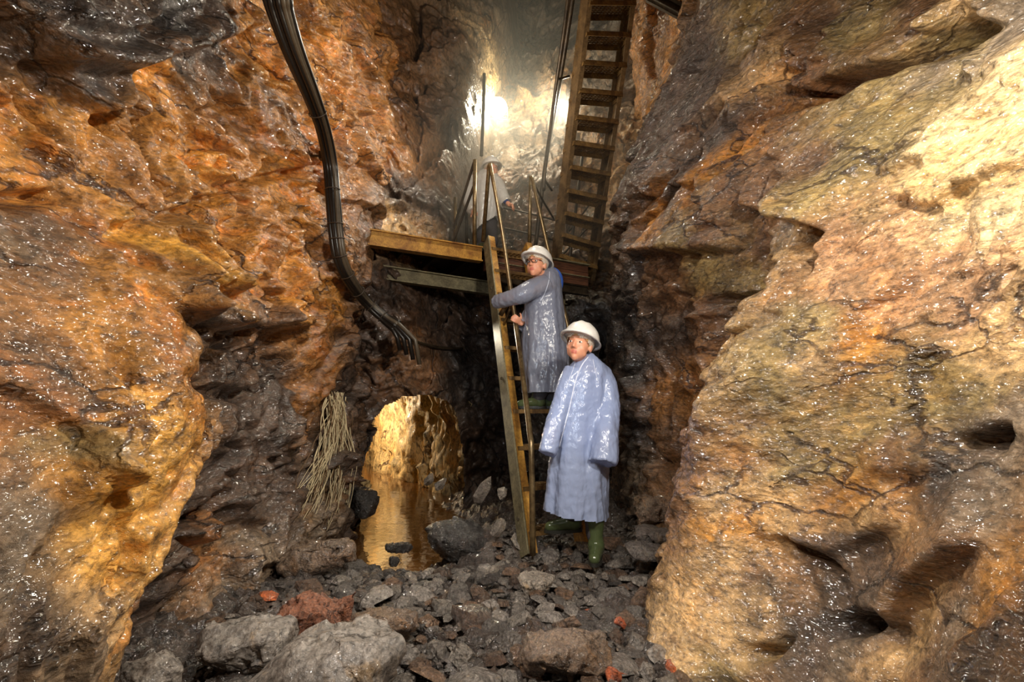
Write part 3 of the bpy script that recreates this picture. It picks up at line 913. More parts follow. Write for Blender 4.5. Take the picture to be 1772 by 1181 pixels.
# ------------------------------------------------------------------ object materials
M_YEL = metal_mat('worn yellow steel', srgb(196, 146, 62), srgb(128, 82, 34), 0.45, 0.25, 7)
M_GALV = metal_mat('galvanised steel', srgb(140, 130, 98), srgb(92, 84, 62), 0.6, 0.25, 11)
M_STAIR = metal_mat('brown painted steel', srgb(134, 106, 70), srgb(86, 66, 42), 0.5, 0.3, 9)
M_PIPE = metal_mat('dull steel pipe', srgb(132, 112, 78), srgb(86, 68, 44), 0.35, 0.6, 14)
M_TREAD = metal_mat('rusted steel tread', srgb(150, 116, 66), srgb(84, 60, 36), 0.5, 0.3, 9)
M_DARKST = metal_mat('dark steel', srgb(84, 70, 52), srgb(46, 38, 30), 0.45, 0.5, 8)
M_BOLT = plain_mat('bolt steel', srgb(120, 110, 92), 0.35, Metallic=0.8)


def wood_mat():
    m = NT('reddish plank')
    v = m.coord((1, 1, 9))
    f = m.noise(v, 6, 6, 0.65, 1.2)
    c = m.mix(srgb(108, 66, 42), srgb(64, 38, 26), m.ramp(f, [(0.35, 0.0), (0.65, 1.0)]))
    m.set(Base_Color=c, Roughness=0.55, Normal=m.bump(f, 0.3, 0.006))
    return m.m


M_WOOD = wood_mat()
M_CABLE = plain_mat('black cable sheath', srgb(34, 30, 27), 0.32, 0.25, 40)
M_CABLE2 = plain_mat('grey cable sheath', srgb(88, 78, 64), 0.38, 0.25, 40)
M_TIE = plain_mat('cable tie', srgb(70, 58, 46), 0.4)

S_ = Vector((math.cos(math.radians(27)), math.sin(math.radians(27)), 0))       # along platform edge and treads
N_ = Vector((-S_.y, S_.x, 0))                                                   # into the rock
UP = Vector((0, 0, 1))

# ------------------------------------------------------------------ lower ladder


def grating(geo, c, half_len, depth, lip=0.03, bars=9):
    """steel tread: folded edge front and back, bars between"""
    c = Vector(c)
    for s in (-1, 1):
        geo.box(c + N_ * s * depth / 2, S_ * half_len, N_ * 0.004, UP * lip / 2)
    for s in (-1, 1):
        geo.box(c + S_ * s * (half_len - .004), S_ * 0.004, N_ * depth / 2, UP * lip / 2)
    for k in range(1, bars):
        geo.box(c + S_ * (2 * k / bars - 1) * half_len + UP * lip * .3, S_ * 0.005, N_ * depth / 2, UP * 0.006)
    for k in range(1, 4):
        geo.box(c + N_ * (k / 4 - .5) * depth + UP * lip * .3, S_ * half_len, N_ * 0.004, UP * 0.006)
    return geo


LB = at(910, 963, 3.2)
LT = at(843, 416, 4.62)
LW = 0.42
lad = thing('step_ladder', (LB.x, LB.y, LB.z - .02), 'steep steel step ladder with pipe handrails rising to the platform', 'ladder')


def stringer(geo, p0, p1):
    d = (Vector(p1) - Vector(p0)).normalized()
    side = S_
    fr = d.cross(side).normalized()          # towards the climber or away
    if fr.y > 0:
        fr = -fr
    c0, c1 = Vector(p0), Vector(p1)
    geo.bar(c0, c1, side, 0.008, 0.12)                                            # web
    geo.bar(c0 + side * .028 + fr * .056, c1 + side * .028 + fr * .056, side, 0.056, 0.008)   # front flange
    geo.bar(c0 + side * .028 - fr * .056, c1 + side * .028 - fr * .056, side, 0.056, 0.008)
    return fr


g = Geo(); FR = stringer(g, LB, LT)
obj('stringer', g.g, M_YEL, lad)
g = Geo()
g.bar(LB - S_ * .010 + FR * .0, LT - S_ * .010, S_, 0.012, 0.13)
tag(obj('side_plate', g.g, M_GALV, lad), 'grey galvanised outer face of the ladder stringer')
g = Geo(); stringer(g, LB + S_ * LW, LT + S_ * LW)
obj('stringer', g.g, M_YEL, lad)
tread0 = None
for k in range(10):
    t = 0.05 + 0.1 * k
    c = LB.lerp(LT, t) + S_ * LW / 2
    if tread0 is None:
        tread0 = obj('tread', grating(Geo(), c, LW / 2 - .005, 0.15).g, M_TREAD, lad, pivot=c)
    else:
        o = tread0.copy(); COL.objects.link(o); o.parent = lad; o.location = c - origin_of(lad)
LH = [at(848, 284, 4.58), at(851, 300, 4.55), at(869, 400, 4.35), at(882, 490, 4.05), at(896, 585, 3.72), at(911, 700, 3.38), at(917, 752, 3.22), at(920, 790, 3.17), at(922, 962, 3.12)]
obj('handrail', Geo().tube(smooth_path(LH, 5), 0.019, 12).g, M_PIPE, lad, True)
RH = [at(919, 306, 4.85), at(923, 318, 4.82), at(946, 420, 4.6), at(966, 500, 4.3), at(985, 575, 4.0), at(1001, 660, 3.7), at(1012, 760, 3.45), at(1014, 900, 3.42)]
obj('handrail', Geo().tube(smooth_path(RH, 5), 0.019, 12).g, M_PIPE, lad, True)
g = Geo().tube([at(876, 528, 3.93), at(866, 546, 3.96)], 0.020, 10).tube([LB.lerp(LT, .62) + S_ * .03 + FR * .05, at(886, 527, 3.90)], 0.012, 8)
obj('handrail_bracket', g.g, M_PIPE, lad, True)
for t in (.08, .45, .78):
    p = LB.lerp(LT, t) - S_ * .016
    obj('bolt', Geo().tube([p, p - S_ * .012], 0.012, 6).g, M_BOLT, lad)

# ------------------------------------------------------------------ platform
PF = at(835, 430, 4.66)                    # front corner beside the ladder head
PZ = PF.z
plat = thing('steel_platform', (PF.x, PF.y, PZ - .35), 'timber-fronted steel platform at the head of the step ladder', 'platform')


def ibeam(geo, p0, p1, h, w, t=0.012, side=None):
    p0, p1 = Vector(p0), Vector(p1)
    s = side if side is not None else (p1 - p0).cross(UP).normalized()
    geo.bar(p0, p1, s, t, h)
    geo.bar(p0 + UP * (h / 2 - t / 2), p1 + UP * (h / 2 - t / 2), s, w, t)
    geo.bar(p0 - UP * (h / 2 - t / 2), p1 - UP * (h / 2 - t / 2), s, w, t)
    return geo


b0 = PF - S_ * 1.12 - UP * .075
g = Geo()
g.bar(b0, PF - S_ * .02 - UP * .075, N_, 0.06, 0.135)
g.bar(b0 + UP * .07 - N_ * .01, PF - S_ * .02 - UP * .005 - N_ * .01, N_, 0.09, 0.012)
g.bar(b0 - UP * .068 - N_ * .01, PF - S_ * .02 - UP * .143 - N_ * .01, N_, 0.09, 0.012)
tag(obj('front_beam', g.g, M_YEL, plat), 'yellow painted steel front beam')
f0, f1 = PF + S_ * .03, PF + S_ * 1.28
for k in range(3):
    z = -.035 - .075 * k
    obj('fascia_plank', Geo().bar(f0 + UP * z + N_ * .02, f1 + UP * (z - .02) + N_ * .02, N_, 0.04, 0.070).g, M_WOOD, plat)
obj('edge_strip', Geo().bar(f0 + UP * .01 - N_ * .01, f1 - UP * .01 - N_ * .01, N_, 0.07, 0.012).g, M_GALV, plat)
obj('edge_strip', Geo().bar(f0 - UP * .13 - N_ * .005, f1 - UP * .15 - N_ * .005, N_, 0.05, 0.010).g, M_GALV, plat)
g = Geo(); ibeam(g, PF - S_ * .93 - UP * .28 + N_ * .35, PF + S_ * 1.2 - UP * .33 + N_ * .35, .14, .09)
tag(obj('support_beam', g.g, M_GALV, plat), 'grey lower support beam let into the rock')
g = Geo(); ibeam(g, PF + S_ * .1 - UP * .27 + N_ * .05, PF + S_ * 1.3 - UP * .29 + N_ * .05, .10, .07)
obj('support_beam', g.g, M_DARKST, plat)
g = Geo()
dc = PF + S_ * .08 + N_ * .9 - UP * .012
g.box(dc, S_ * 1.2, N_ * .88, UP * .012)
for k in range(8):
    g.box(dc + S_ * (k / 3.5 - 1) * 1.15 - UP * .05, S_ * .012, N_ * .86, UP * .04)
obj('deck', g.g, M_DARKST, plat)


def pole(name, pts, r, mat, parent, seg=10):
    return obj(name, Geo().tube(pts, r, seg).g, mat, parent, True)


p_a = at(822, 424, 4.68); p_at = at(822, 277, 4.68)
p_b = at(838, 412, 4.64)
pole('guard_post', [at(821, 430, 4.70), at(822, 277, 4.70)], .021, M_PIPE, plat)
pole('guard_post', [at(836, 418, 4.62), at(846, 290, 4.60), at(848, 284, 4.58)], .020, M_PIPE, plat)
pole('guard_post', [at(916, 432, 4.88), at(918, 305, 4.86)], .020, M_PIPE, plat)
pole('guard_post', [at(788, 425, 5.3), at(788, 342, 5.3)], .022, M_PIPE, plat)
pole('guard_post', [at(808, 425, 5.6), at(806, 330, 5.6)], .018, M_DARKST, plat)
g = Geo().bar(at(821, 279, 4.72), at(785, 395, 5.25), UP, .05, .012)
obj('guard_rail', g.g, M_DARKST, plat)
g = Geo().bar(at(819, 325, 4.72), at(783, 422, 5.3), UP, .05, .012)
obj('guard_rail', g.g, M_DARKST, plat)
pole('guard_rail', [at(872, 360, 6.2), at(918, 370, 6.0), at(975, 385, 5.6)], .012, M_DARKST, plat)
pole('guard_rail', [at(870, 395, 6.2), at(918, 405, 6.0), at(975, 420, 5.6)], .012, M_DARKST, plat)
pole('guard_rail', [at(922, 315, 4.86), at(942, 352, 5.3), at(958, 378, 5.7)], .012, M_DARKST, plat)
pole('tall_post', [at(833, 270, 6.0), at(836, 205, 6.0), at(838, 128, 6.0)], .022, M_DARKST, plat)

# ------------------------------------------------------------------ upper stairs, climbing back over the platform
SB = at(958, 462, 5.48)
STp = at(1012, 0, 4.05)
SBr = at(1023, 484, 5.74)
STr = at(1093, 0, 4.28)
ext = 1.25
st = thing('steel_staircase', (SB.x, SB.y, SB.z - .02), 'steep steel staircase leaning from the platform up out of view', 'stairs')
for (p0, p1) in ((SB, STp), (SBr, STr)):
    p1 = p0 + (p1 - p0) * ext
    s = (SBr - SB).normalized()
    d = (p1 - p0).normalized()
    n = d.cross(s).normalized()
    g = Geo()
    g.bar(p0, p1, s, .010, .15)
    w = 1 if p0 is SB else -1
    g.bar(p0 + s * w * .02 + n * .075, p1 + s * w * .02 + n * .075, s, .05, .010)
    g.bar(p0 + s * w * .02 - n * .075, p1 + s * w * .02 - n * .075, s, .05, .010)
    obj('stringer', g.g, M_STAIR, st)
s = (SBr - SB)
sl = s.length
sd = s.normalized()
for k in range(14):
    t = 0.045 + k * 0.0925
    a = SB + (STp - SB) * t
    b = SBr + (STr - SBr) * t
    ax = (b - a).normalized()
    nn = Vector((-ax.y, ax.x, 0)).normalized()
    c = (a + b) / 2
    hl = (b - a).length / 2 - .008
    g = Geo()
    dep = .20
    # pan folded at front and back, cross bars and bearing bars seen from underneath
    for sgn in (-1, 1):
        g.box(c + nn * sgn * dep / 2 - UP * .005, ax * hl, nn * .004, UP * .026)
        g.box(c + ax * sgn * hl - UP * .005, ax * .004, nn * dep / 2, UP * .026)
    for q_ in range(1, 12):
        g.box(c + ax * (q_ / 6 - 1) * hl + UP * .012, ax * .004, nn * dep / 2, UP * .005)
    for q_ in range(1, 8):
        g.box(c + nn * (q_ / 8 - .5) * dep + UP * .012, ax * hl, nn * .005, UP * .004)
    obj('tread', g.g, M_TREAD, st, pivot=c)
hr = [at(941, 330, 5.05), at(944, 290, 5.0), at(962, 150, 4.55), at(975, 60, 4.25), at(990, -60, 3.9)]
pole('handrail', smooth_path(hr, 5), .018, M_DARKST, st)
hr = [at(925, 440, 5.6), at(946, 270, 5.2), at(972, 120, 4.6), at(995, -30, 4.1)]
pole('handrail', smooth_path(hr, 5), .024, M_DARKST, st)
pole('rail_post', [at(955, 330, 5.2), at(943, 312, 5.05)], .012, M_DARKST, st)
pole('rail_post', [at(985, 132, 4.6), at(964, 138, 4.52)], .012, M_DARKST, st)
# bracing frame behind the stairs
g = Geo().tube([at(985, 455, 6.0), at(1008, 270, 6.0)], .02, 8).tube([at(975, 440, 6.0), at(1030, 380, 6.1)], .012, 8).tube([at(985, 400, 6.0), at(1035, 335, 6.1)], .012, 8)
obj('brace', g.g, M_DARKST, st)

# ------------------------------------------------------------------ beam across the top right
p0, p1 = at(1118, -12, 4.3), at(1222, 44, 4.15)
g = Geo(); ibeam(g, p0, p1, .12, .10)
tag(obj('steel_beam', g.g, M_DARKST), 'dark steel beam wedged against the rock at the top, right of the staircase', 'beam')

# ------------------------------------------------------------------ bundle of cables
cb_pts = [at(470, -40, 2.15), at(485, 20, 2.25), at(508, 90, 2.45), at(538, 165, 2.8), at(559, 225, 3.1), at(571, 285, 3.35), at(577, 350, 3.55), at(582, 405, 3.7), at(590, 450, 3.8), at(608, 488, 3.88), at(632, 520, 3.95), at(662, 548, 4.05), at(686, 566, 4.15)]
cb_pix = [(470, -40), (485, 20), (508, 90), (538, 165), (559, 225), (571, 285), (577, 350), (582, 405), (590, 450), (608, 488), (632, 520), (662, 548), (686, 566)]
for i_, (px_, py_) in enumerate(cb_pix):
    hy = min(hit(LEFT, 'x', px_, py_, 1.2, 6.0)[0], 4.5)
    cb_pts[i_] = at(px_, py_, min(cb_pts[i_].y, hy - .30))
q0, q1 = cb_pts[0], cb_pts[1]
cb_pts = [q0 + Vector((-.35, -.55, 1.5)), q0 + Vector((-.16, -.22, .6))] + cb_pts      # on up the wall, out of view
cpath = smooth_path(cb_pts, 6)
cab = thing('cable_bundle', tuple(cpath[-1]), 'thick bundle of black cables hanging down the orange rock', 'cables')
ncab = 11
spread = [Vector((random.uniform(-1, 1), random.uniform(-1, 1), 0)) for _ in range(ncab)]
lay = [(-1.9, .1), (-1.25, -.5), (-1.2, .5), (-.6, .05), (-.2, .75), (-.1, -.7), (.45, .15), (.9, -.5), (1.0, .55), (1.5, .0), (2.05, .1)]
for k in range(ncab):
    pts_ = []
    ph = random.uniform(0, 6)
    for i, p in enumerate(cpath):
        t = i / (len(cpath) - 1)
        tan = (cpath[min(i + 1, len(cpath) - 1)] - cpath[max(i - 1, 0)]).normalized()
        view = (p - Vector((0, 0, CAM_H))).normalized()
        a = tan.cross(view).normalized()
        b = a.cross(tan).normalized()
        wid = 0.0170 * (1 + 0.9 * max(0, 1 - max(0, t - .15) * 3.7)) * (1.0 if t < .93 else 1.0 + (t - .93) * 6)
        q_ = p + a * lay[k][0] * wid + b * lay[k][1] * .016 + a * .005 * math.sin(ph + t * 9)
        pts_.append(q_)
    if k in (0, 3, 6, 9):
        e = pts_[-1]
        pts_ += [e + Vector((.03 + .012 * k, .02, -.06 - .008 * k)), e + Vector((.05 + .014 * k, .04, -.16 - .02 * k))]
    o = obj('cable', Geo().tube(pts_, .0150 if k % 3 else .018, 8).g, M_CABLE2 if k in (7, 9) else M_CABLE, cab, True)
for frac in (.40, .55, .62, .66, .71, .77, .83, .89, .94):
    i = int(frac * (len(cpath) - 1))
    p = cpath[i]
    tan = (cpath[i + 1] - cpath[i - 1]).normalized()
    view = (p - Vector((0, 0, CAM_H))).normalized()
    a = tan.cross(view).normalized(); b = a.cross(tan).normalized()
    wid = 0.0170 * (1 + 0.9 * max(0, 1 - max(0, frac - .15) * 3.7))
    ring = [p + a * math.cos(u) * (wid * 2.1 + .017) + b * math.sin(u) * .034 for u in np.linspace(0, 2 * math.pi, 21)]
    obj('cable_tie', Geo().tube(ring, .0045, 6).g, M_TIE, cab, True)
for (px, py, Y) in ((556, 270, 3.38), (572, 420, 3.75)):
    p = at(px, py, Y)
    w_ = Vector((float(LEFT(np.array([[p.y, p.z]]))[0]) - .05, p.y, p.z))
    g = Geo().tube([w_, p], .010, 8).box(p, (.012, 0, 0), (0, .02, 0), (0, 0, .03))
    obj('wall_bracket', g.g, M_DARKST, cab)
# thin pipe running on along the back wall from the end of the cables
pp = [at(692, 580, 4.35), at(720, 592, 4.6), at(760, 602, 5.0), at(800, 604, 5.35)]
tag(obj('thin_pipe', Geo().tube(smooth_path(pp, 5), .016, 8).g, M_DARKST, None, True), 'thin dark pipe on the rock where the cable bundle ends', 'pipe')

# ------------------------------------------------------------------ work lamp in the upper chamber


def emit(name, col, s):
    m = bpy.data.materials.new(name); m.use_nodes = True
    t = m.node_tree; t.nodes.clear()
    e = t.nodes.new('ShaderNodeEmission'); e.inputs['Color'].default_value = (*col, 1); e.inputs['Strength'].default_value = s
    o_ = t.nodes.new('ShaderNodeOutputMaterial'); t.links.new(e.outputs[0], o_.inputs['Surface'])
    return m


lc = at(861, 186, 6.95)
fl = thing('flood_lamp', (lc.x, lc.y, lc.z - .2), 'blazing work lamp on the ledge above the platform', 'lamp')
dirv = (Vector((0, 0, 1.2)) - lc).normalized()
ax = dirv.cross(UP).normalized(); ay = ax.cross(dirv).normalized()
g = Geo().loft([[lc - dirv * .16 + (ax * math.cos(u) + ay * math.sin(u)) * .05 for u in np.linspace(0, 2 * math.pi, 25)[:-1]],
                [lc - dirv * .10 + (ax * math.cos(u) + ay * math.sin(u)) * .10 for u in np.linspace(0, 2 * math.pi, 25)[:-1]],
                [lc + (ax * math.cos(u) + ay * math.sin(u)) * .15 for u in np.linspace(0, 2 * math.pi, 25)[:-1]]])
obj('reflector', g.g, M_DARKST, fl, True)
g = Geo().loft([[lc + dirv * .004 + (ax * math.cos(u) + ay * math.sin(u)) * .145 for u in np.linspace(0, 2 * math.pi, 25)[:-1]],
                [lc + dirv * .02 + (ax * math.cos(u) + ay * math.sin(u)) * .11 for u in np.linspace(0, 2 * math.pi, 25)[:-1]]])
tag(obj('lens', g.g, emit('lamp glow', (1.0, .88, .62), 40), fl, True), 'glowing lens')
obj('bracket', Geo().tube([lc - ax * .16, lc - ax * .16 - UP * .2, lc + ax * .16 - UP * .2, lc + ax * .16], .012, 8).g, M_DARKST, fl)

# mist lit by the lamp
m = bpy.data.materials.new('cold mist'); m.use_nodes = True
t = m.node_tree; t.nodes.clear()
vs = t.nodes.new('ShaderNodeVolumeScatter'); vs.inputs['Color'].default_value = (1, .96, .85, 1); vs.inputs['Density'].default_value = 0.13; vs.inputs['Anisotropy'].default_value = 0.35
mo = t.nodes.new('ShaderNodeOutputMaterial'); t.links.new(vs.outputs[0], mo.inputs['Volume'])
g = Geo().box((0.2, 6.35, 4.9), (1.25, 0, 0), (0, 1.75, 0), (0, 0, 2.2))
tag(obj('mist', g.g, m), 'pale mist hanging round the work lamp in the upper chamber', 'mist', kind='stuff')

# ------------------------------------------------------------------ loose rock


def slate_mat(name, c1, c2, wet=(0.3, 0.6), grain=2.4, bump=0.9):
    return rock_mat(name, wet=wet, attr=False, color=(c1, c2), grain=grain, bump=bump, coat=.9 if wet[1] < .61 else .25)


M_SL = [slate_mat('slate', srgb(138, 126, 116), srgb(52, 46, 42)), slate_mat('brown slate', srgb(128, 96, 72), srgb(76, 56, 42)), slate_mat('pale slate', srgb(150, 138, 124), srgb(104, 94, 84))]
M_SL.append(slate_mat('rusty slate', srgb(206, 104, 44), srgb(170, 78, 34)))

M_SLU = [slate_mat('loose slate', srgb(172, 162, 152), srgb(66, 60, 56), grain=.22, bump=1.6), slate_mat('loose brown slate', srgb(146, 114, 88), srgb(88, 68, 54), grain=.22, bump=1.6), slate_mat('loose pale slate', srgb(168, 158, 146), srgb(112, 104, 96), grain=.22, bump=1.6), slate_mat('loose rusty slate', srgb(206, 104, 44), srgb(170, 78, 34), grain=.22)]


def shard(rx, ry, rz, n=13, seed=0):
    r = random.Random(seed)
    bm = bmesh.new()
    for k in range(n):
        a = 2 * math.pi * (k + r.uniform(-.35, .35)) / n
        rr = r.uniform(.75, 1.0)
        bm.verts.new((rx * rr * math.cos(a), ry * rr * math.sin(a), rz * r.uniform(-1, .3)))
        if k % 2 == 0:
            q_ = r.uniform(.35, .85)
            bm.verts.new((rx * q_ * math.cos(a), ry * q_ * math.sin(a), rz * r.uniform(.55, 1)))
    res = bmesh.ops.convex_hull(bm, input=bm.verts)
    bmesh.ops.delete(bm, geom=[v for v in bm.verts if not v.link_faces], context='VERTS')
    bmesh.ops.recalc_face_normals(bm, faces=bm.faces)
    return bm


def boulder_mesh(rx, ry, rz, seed, n=26, rough=.05, cuts=5):
    """angular block: hull, chamfered, then roughened"""
    r = random.Random(seed)
    bm = bmesh.new()
    for k in range(n):
        v = Vector((r.gauss(0, 1), r.gauss(0, 1), r.gauss(0, 1))).normalized()
        m_ = max(abs(v.x), abs(v.y), abs(v.z))
        v = v.lerp(v / m_, .55)
        bm.verts.new((v.x * rx, v.y * ry, v.z * rz))
    bmesh.ops.convex_hull(bm, input=bm.verts)
    bmesh.ops.delete(bm, geom=[v for v in bm.verts if not v.link_faces], context='VERTS')
    bmesh.ops.bevel(bm, geom=list(bm.edges), offset=min(rx, ry, rz) * .08, segments=1, affect='EDGES', profile=.5)
    bmesh.ops.triangulate(bm, faces=bm.faces)
    size = max(rx, ry, rz) / 14
    for _ in range(5):
        es = [e for e in bm.edges if e.calc_length() > size]
        if not es:
            break
        bmesh.ops.subdivide_edges(bm, edges=es, cuts=1)
        bmesh.ops.triangulate(bm, faces=[f for f in bm.faces if len(f.verts) > 3])
    bm.normal_update()
    P = np.array([v.co[:] for v in bm.verts])
    d = fbm(P * np.array([3, 3, 8.]) / max(rx, ry, rz), 5, .55, True, seed) * rough * .16 + cells(P * 3 / max(rx, ry, rz) + seed, 1.0)[0] * rough * .45
    for v, k in zip(bm.verts, d):
        v.co += v.normal * float(k)
    return bm


def boulder(name, px, py, Y, dims, rot, label, mat, cat='rock', seed=0, sink=.3, n=26, z=None, rough=.05):
    """a single big rock whose middle the photograph shows at (px, py)"""
    p = at(px, py, Y)
    bm = boulder_mesh(*dims, seed, n, rough * max(dims) / .30)
    R = Matrix.Rotation(rot[2], 4, 'Z') @ Matrix.Rotation(rot[1], 4, 'Y') @ Matrix.Rotation(rot[0], 4, 'X')
    bm.transform(R)
    bm.transform(Matrix.Translation(p))
    o = obj(name, bm, mat, None, True)
    return tag(o, label, cat)


M_BIG = slate_mat('grey boulder', srgb(124, 116, 108), srgb(124, 116, 108), (0.4, 0.7), 1.4, .55)
M_BIG2 = slate_mat('brown boulder', srgb(118, 96, 76), srgb(118, 96, 76))
M_REDR = slate_mat('iron red rock', srgb(132, 82, 56), srgb(132, 82, 56), (0.4, 0.7))
M_WETB = slate_mat('wet black rock', srgb(36, 30, 26), srgb(36, 30, 26))
boulder('boulder', 555, 1165, 1.72, (.27, .20, .13), (.25, -.30, .25), 'largest pale grey angular boulder at the front of the rubble', M_BIG, 'boulder', 3)
boulder('boulder', 425, 1120, 1.85, (.16, .13, .09), (.1, .1, .2), 'grey block with a flat top between left wall and largest boulder', M_BIG, 'boulder', 8)
boulder('boulder', 260, 1175, 1.62, (.08, .08, .06), (.1, .1, .9), 'small pale grey boulder at the foot of the left wall', M_BIG, 'boulder', 12)
boulder('boulder', 980, 1135, 1.93, (.175, .11, .085), (.1, .05, .12), 'flat brown boulder with a rusty spot at the front edge', M_BIG2, 'boulder', 5)
boulder('rust_rock', 535, 1075, 2.05, (.12, .10, .09), (.2, .1, .4), 'iron red crumbly rock behind the largest grey boulder', M_REDR, 'rock', 21, rough=.09)
boulder('rust_rock', 590, 1060, 2.15, (.045, .05, .09), (.2, .1, .4), 'small red rock standing against the right of the crumbly red one', M_REDR, 'rock', 24)
boulder('boulder', 660, 1085, 2.1, (.15, .10, .06), (.0, -.1, .1), 'wide dark slab right of the iron red rock', M_BIG2, 'boulder', 31)
boulder('boulder', 795, 935, 3.5, (.24, .22, .13), (.0, .1, .5), 'dark wet boulder at the right edge of the pool', M_WETB, 'boulder', 33)
boulder('boulder', 630, 870, 4.1, (.10, .16, .12), (.0, .1, .5), 'black rounded rock at the left side of the tunnel mouth', M_WETB, 'boulder', 36)
boulder('boulder', 550, 965, 2.85, (.22, .12, .07), (.05, -.1, .1), 'long dark ledge stone at the foot of the fibrous rock', M_BIG2, 'boulder', 38)
boulder('boulder', 1140, 885, 3.35, (.15, .14, .10), (.0, .1, .3), 'grey lump against the right wall behind the standing child', M_BIG2, 'boulder', 41)
boulder('boulder', 1155, 930, 3.0, (.21, .10, .035), (.15, .22, .1), 'long flat slab tipped against the right wall', M_SL[0], 'boulder', 44)
boulder('boulder', 1130, 955, 2.85, (.16, .10, .03), (.1, .08, .2), 'flat slab lying below the tipped slab near the right wall', M_SL[0], 'boulder', 45)
boulder('boulder', 700, 1000, 3.05, (.14, .07, .035), (.0, .05, .1), 'low dark stone on the near shore of the pool', M_WETB, 'boulder', 47)
boulder('boulder', 690, 948, 3.55, (.10, .05, .03), (.0, .05, .4), 'dark stone sticking out of the middle of the pool', M_WETB, 'boulder', 49)
boulder('boulder', 682, 972, 3.35, (.035, .035, .03), (.0, .05, .4), 'small round dark stone in the pool nearest the shore', M_WETB, 'boulder', 50)
boulder('boulder', 640, 988, 3.2, (.07, .05, .03), (.0, .05, .4), 'dark stone at the left corner of the pool shore', M_WETB, 'boulder', 51)
boulder('boulder', 930, 1010, 2.75, (.11, .08, .045), (.1, .05, .3), 'pale wet stone in front of the ladder foot', M_SL[2], 'boulder', 53)
boulder('orange_stone', 1073, 1079, 2.25, (.026, .02, .022), (.1, .6, .3), 'bright orange pebble among the dark slate', M_SL[3], 'pebble', 55, rough=.03)
boulder('orange_stone', 1062, 1170, 1.82, (.03, .03, .025), (.1, .6, .3), 'orange pebble at the bottom edge right of the flat brown boulder', M_SL[3], 'pebble', 56, rough=.03)
boulder('pale_stone', 1046, 996, 2.75, (.018, .016, .014), (0, 0, 0), 'tiny cream pebble in front of the green boots', M_SL[2], 'pebble', 58, rough=.02)

# standing slabs on the right bank of the pool
for (px, py, Y, L, W_, ang, lab) in ((835, 850, 3.75, .23, .05, .55, 'tallest upright shining slab left of the ladder'), (742, 830, 4.2, .13, .03, .75, 'thin upright slab at the right of the tunnel mouth'),
                                     (762, 838, 4.1, .14, .035, .8, 'leaning slab beside the thin one at the tunnel mouth'), (868, 855, 3.65, .10, .04, .35, 'short upright slab close to the ladder stringer'),
                                     (862, 915, 3.35, .16, .035, .55, 'narrow slanting slab left of the ladder foot'), (850, 990, 2.95, .11, .03, .9, 'low slanting slab in front of the dark wet boulder')):
    p = at(px, py, Y)
    bm = shard(L / 2 * 1.1, W_ * 1.2, .03, 11, int(px))
    bm.transform(Matrix.Rotation(math.pi / 2 - .5, 4, 'X'))
    bm.transform(Matrix.Rotation(-(math.pi / 2 - ang), 4, 'Y'))
    bm.transform(Matrix.Translation(p))
    tag(obj('upright_slab', bm, M_SL[2]), lab, 'rock')

# loose slate: protos, then copies
protos = []
for k in range(16):
    r = random.Random(100 + k)
    ar = r.uniform(.55, .95)
    bm = shard(1.0, ar, r.uniform(.22, .42), r.choice((7, 8, 9, 11)), 200 + k)
    me = bpy.data.meshes.new('slate_stone')
    bm.to_mesh(me); bm.free()
    protos.append(me)
for me in protos:
    me.materials.append(M_SL[0])
pm = []
for mi in range(4):
    row = []
    for me in protos:
        c = me.copy(); c.materials.clear(); c.materials.append(M_SLU[mi]); row.append(c)
    pm.append(row)
r = random.Random(5)
placed = []
SL_LABEL = 'loose shard of dark wet slate lying in the rubble on the mine floor'
first = None
count = 0
tries = 0
while count < 290 and tries < 6000:
    tries += 1
    y = 1.68 + 1.75 * (r.random() ** 1.35)
    lo = max(-1.25, -.62 * y + .1) if y < 2.6 else -.95
    x = r.uniform(lo, 1.02 if y > 2.2 else .72)
    if y > 3.05 and x < -.1:
        continue
    if x > float(RIGHT(np.array([[y, .08]]))[0]) - .02 or x < float(LEFT(np.array([[y, .08]]))[0]) + .05:
        continue
    size = r.choice((.04, .05, .055, .06, .065, .075, .085, .10, .12)) * (1.0 if y < 2.5 else .95)
    if any((x - a) ** 2 + (y - b) ** 2 < ((size + c) * .62) ** 2 for a, b, c in placed):
        continue
    placed.append((x, y, size))
    mi = r.choices((0, 1, 2, 3), (8, 4, 2.2, .12))[0]
    o = bpy.data.objects.new('slate_stone', r.choice(pm[mi]))
    o.location = (x, y, floor_z(x, y) + .025 + size * .15)
    o.scale = (size, size, size)
    o.rotation_euler = (r.gauss(0, .22), r.gauss(0, .22), r.uniform(0, 6.28))
    COL.objects.link(o)
    if mi == 3:
        tag(o, 'rust orange chip of slate among the dark rubble on the floor', 'stone', 'rust orange slate chips')
    else:
        tag(o, SL_LABEL, 'stone', 'loose slate on the mine floor')
    count += 1
# small chips between them, past counting
g = Geo()
for k in range(2600):
    y = 1.65 + 2.2 * (r.random() ** 1.2)
    x = r.uniform(-1.1, 1.05)
    if y > 3.1 and x < -.15:
        continue
    if x > float(RIGHT(np.array([[y, .08]]))[0]) or x < float(LEFT(np.array([[y, .08]]))[0]):
        continue
    me = protos[k % 16]
    s_ = r.uniform(.012, .034)
    M = Matrix.Translation((x, y, floor_z(x, y) + .02)) @ Matrix.Rotation(r.uniform(0, 6.28), 4, 'Z') @ Matrix.Rotation(r.gauss(0, .35), 4, 'X') @ Matrix.Scale(s_, 4)
    g.add([M @ v.co for v in me.vertices], [tuple(p.vertices) for p in me.polygons])
tag(obj('slate_chips', g.g, M_SL[0], None, False, pivot=(0, 2.2, 0)), 'small chips of slate filling the gaps between the stones', 'gravel', kind='stuff')

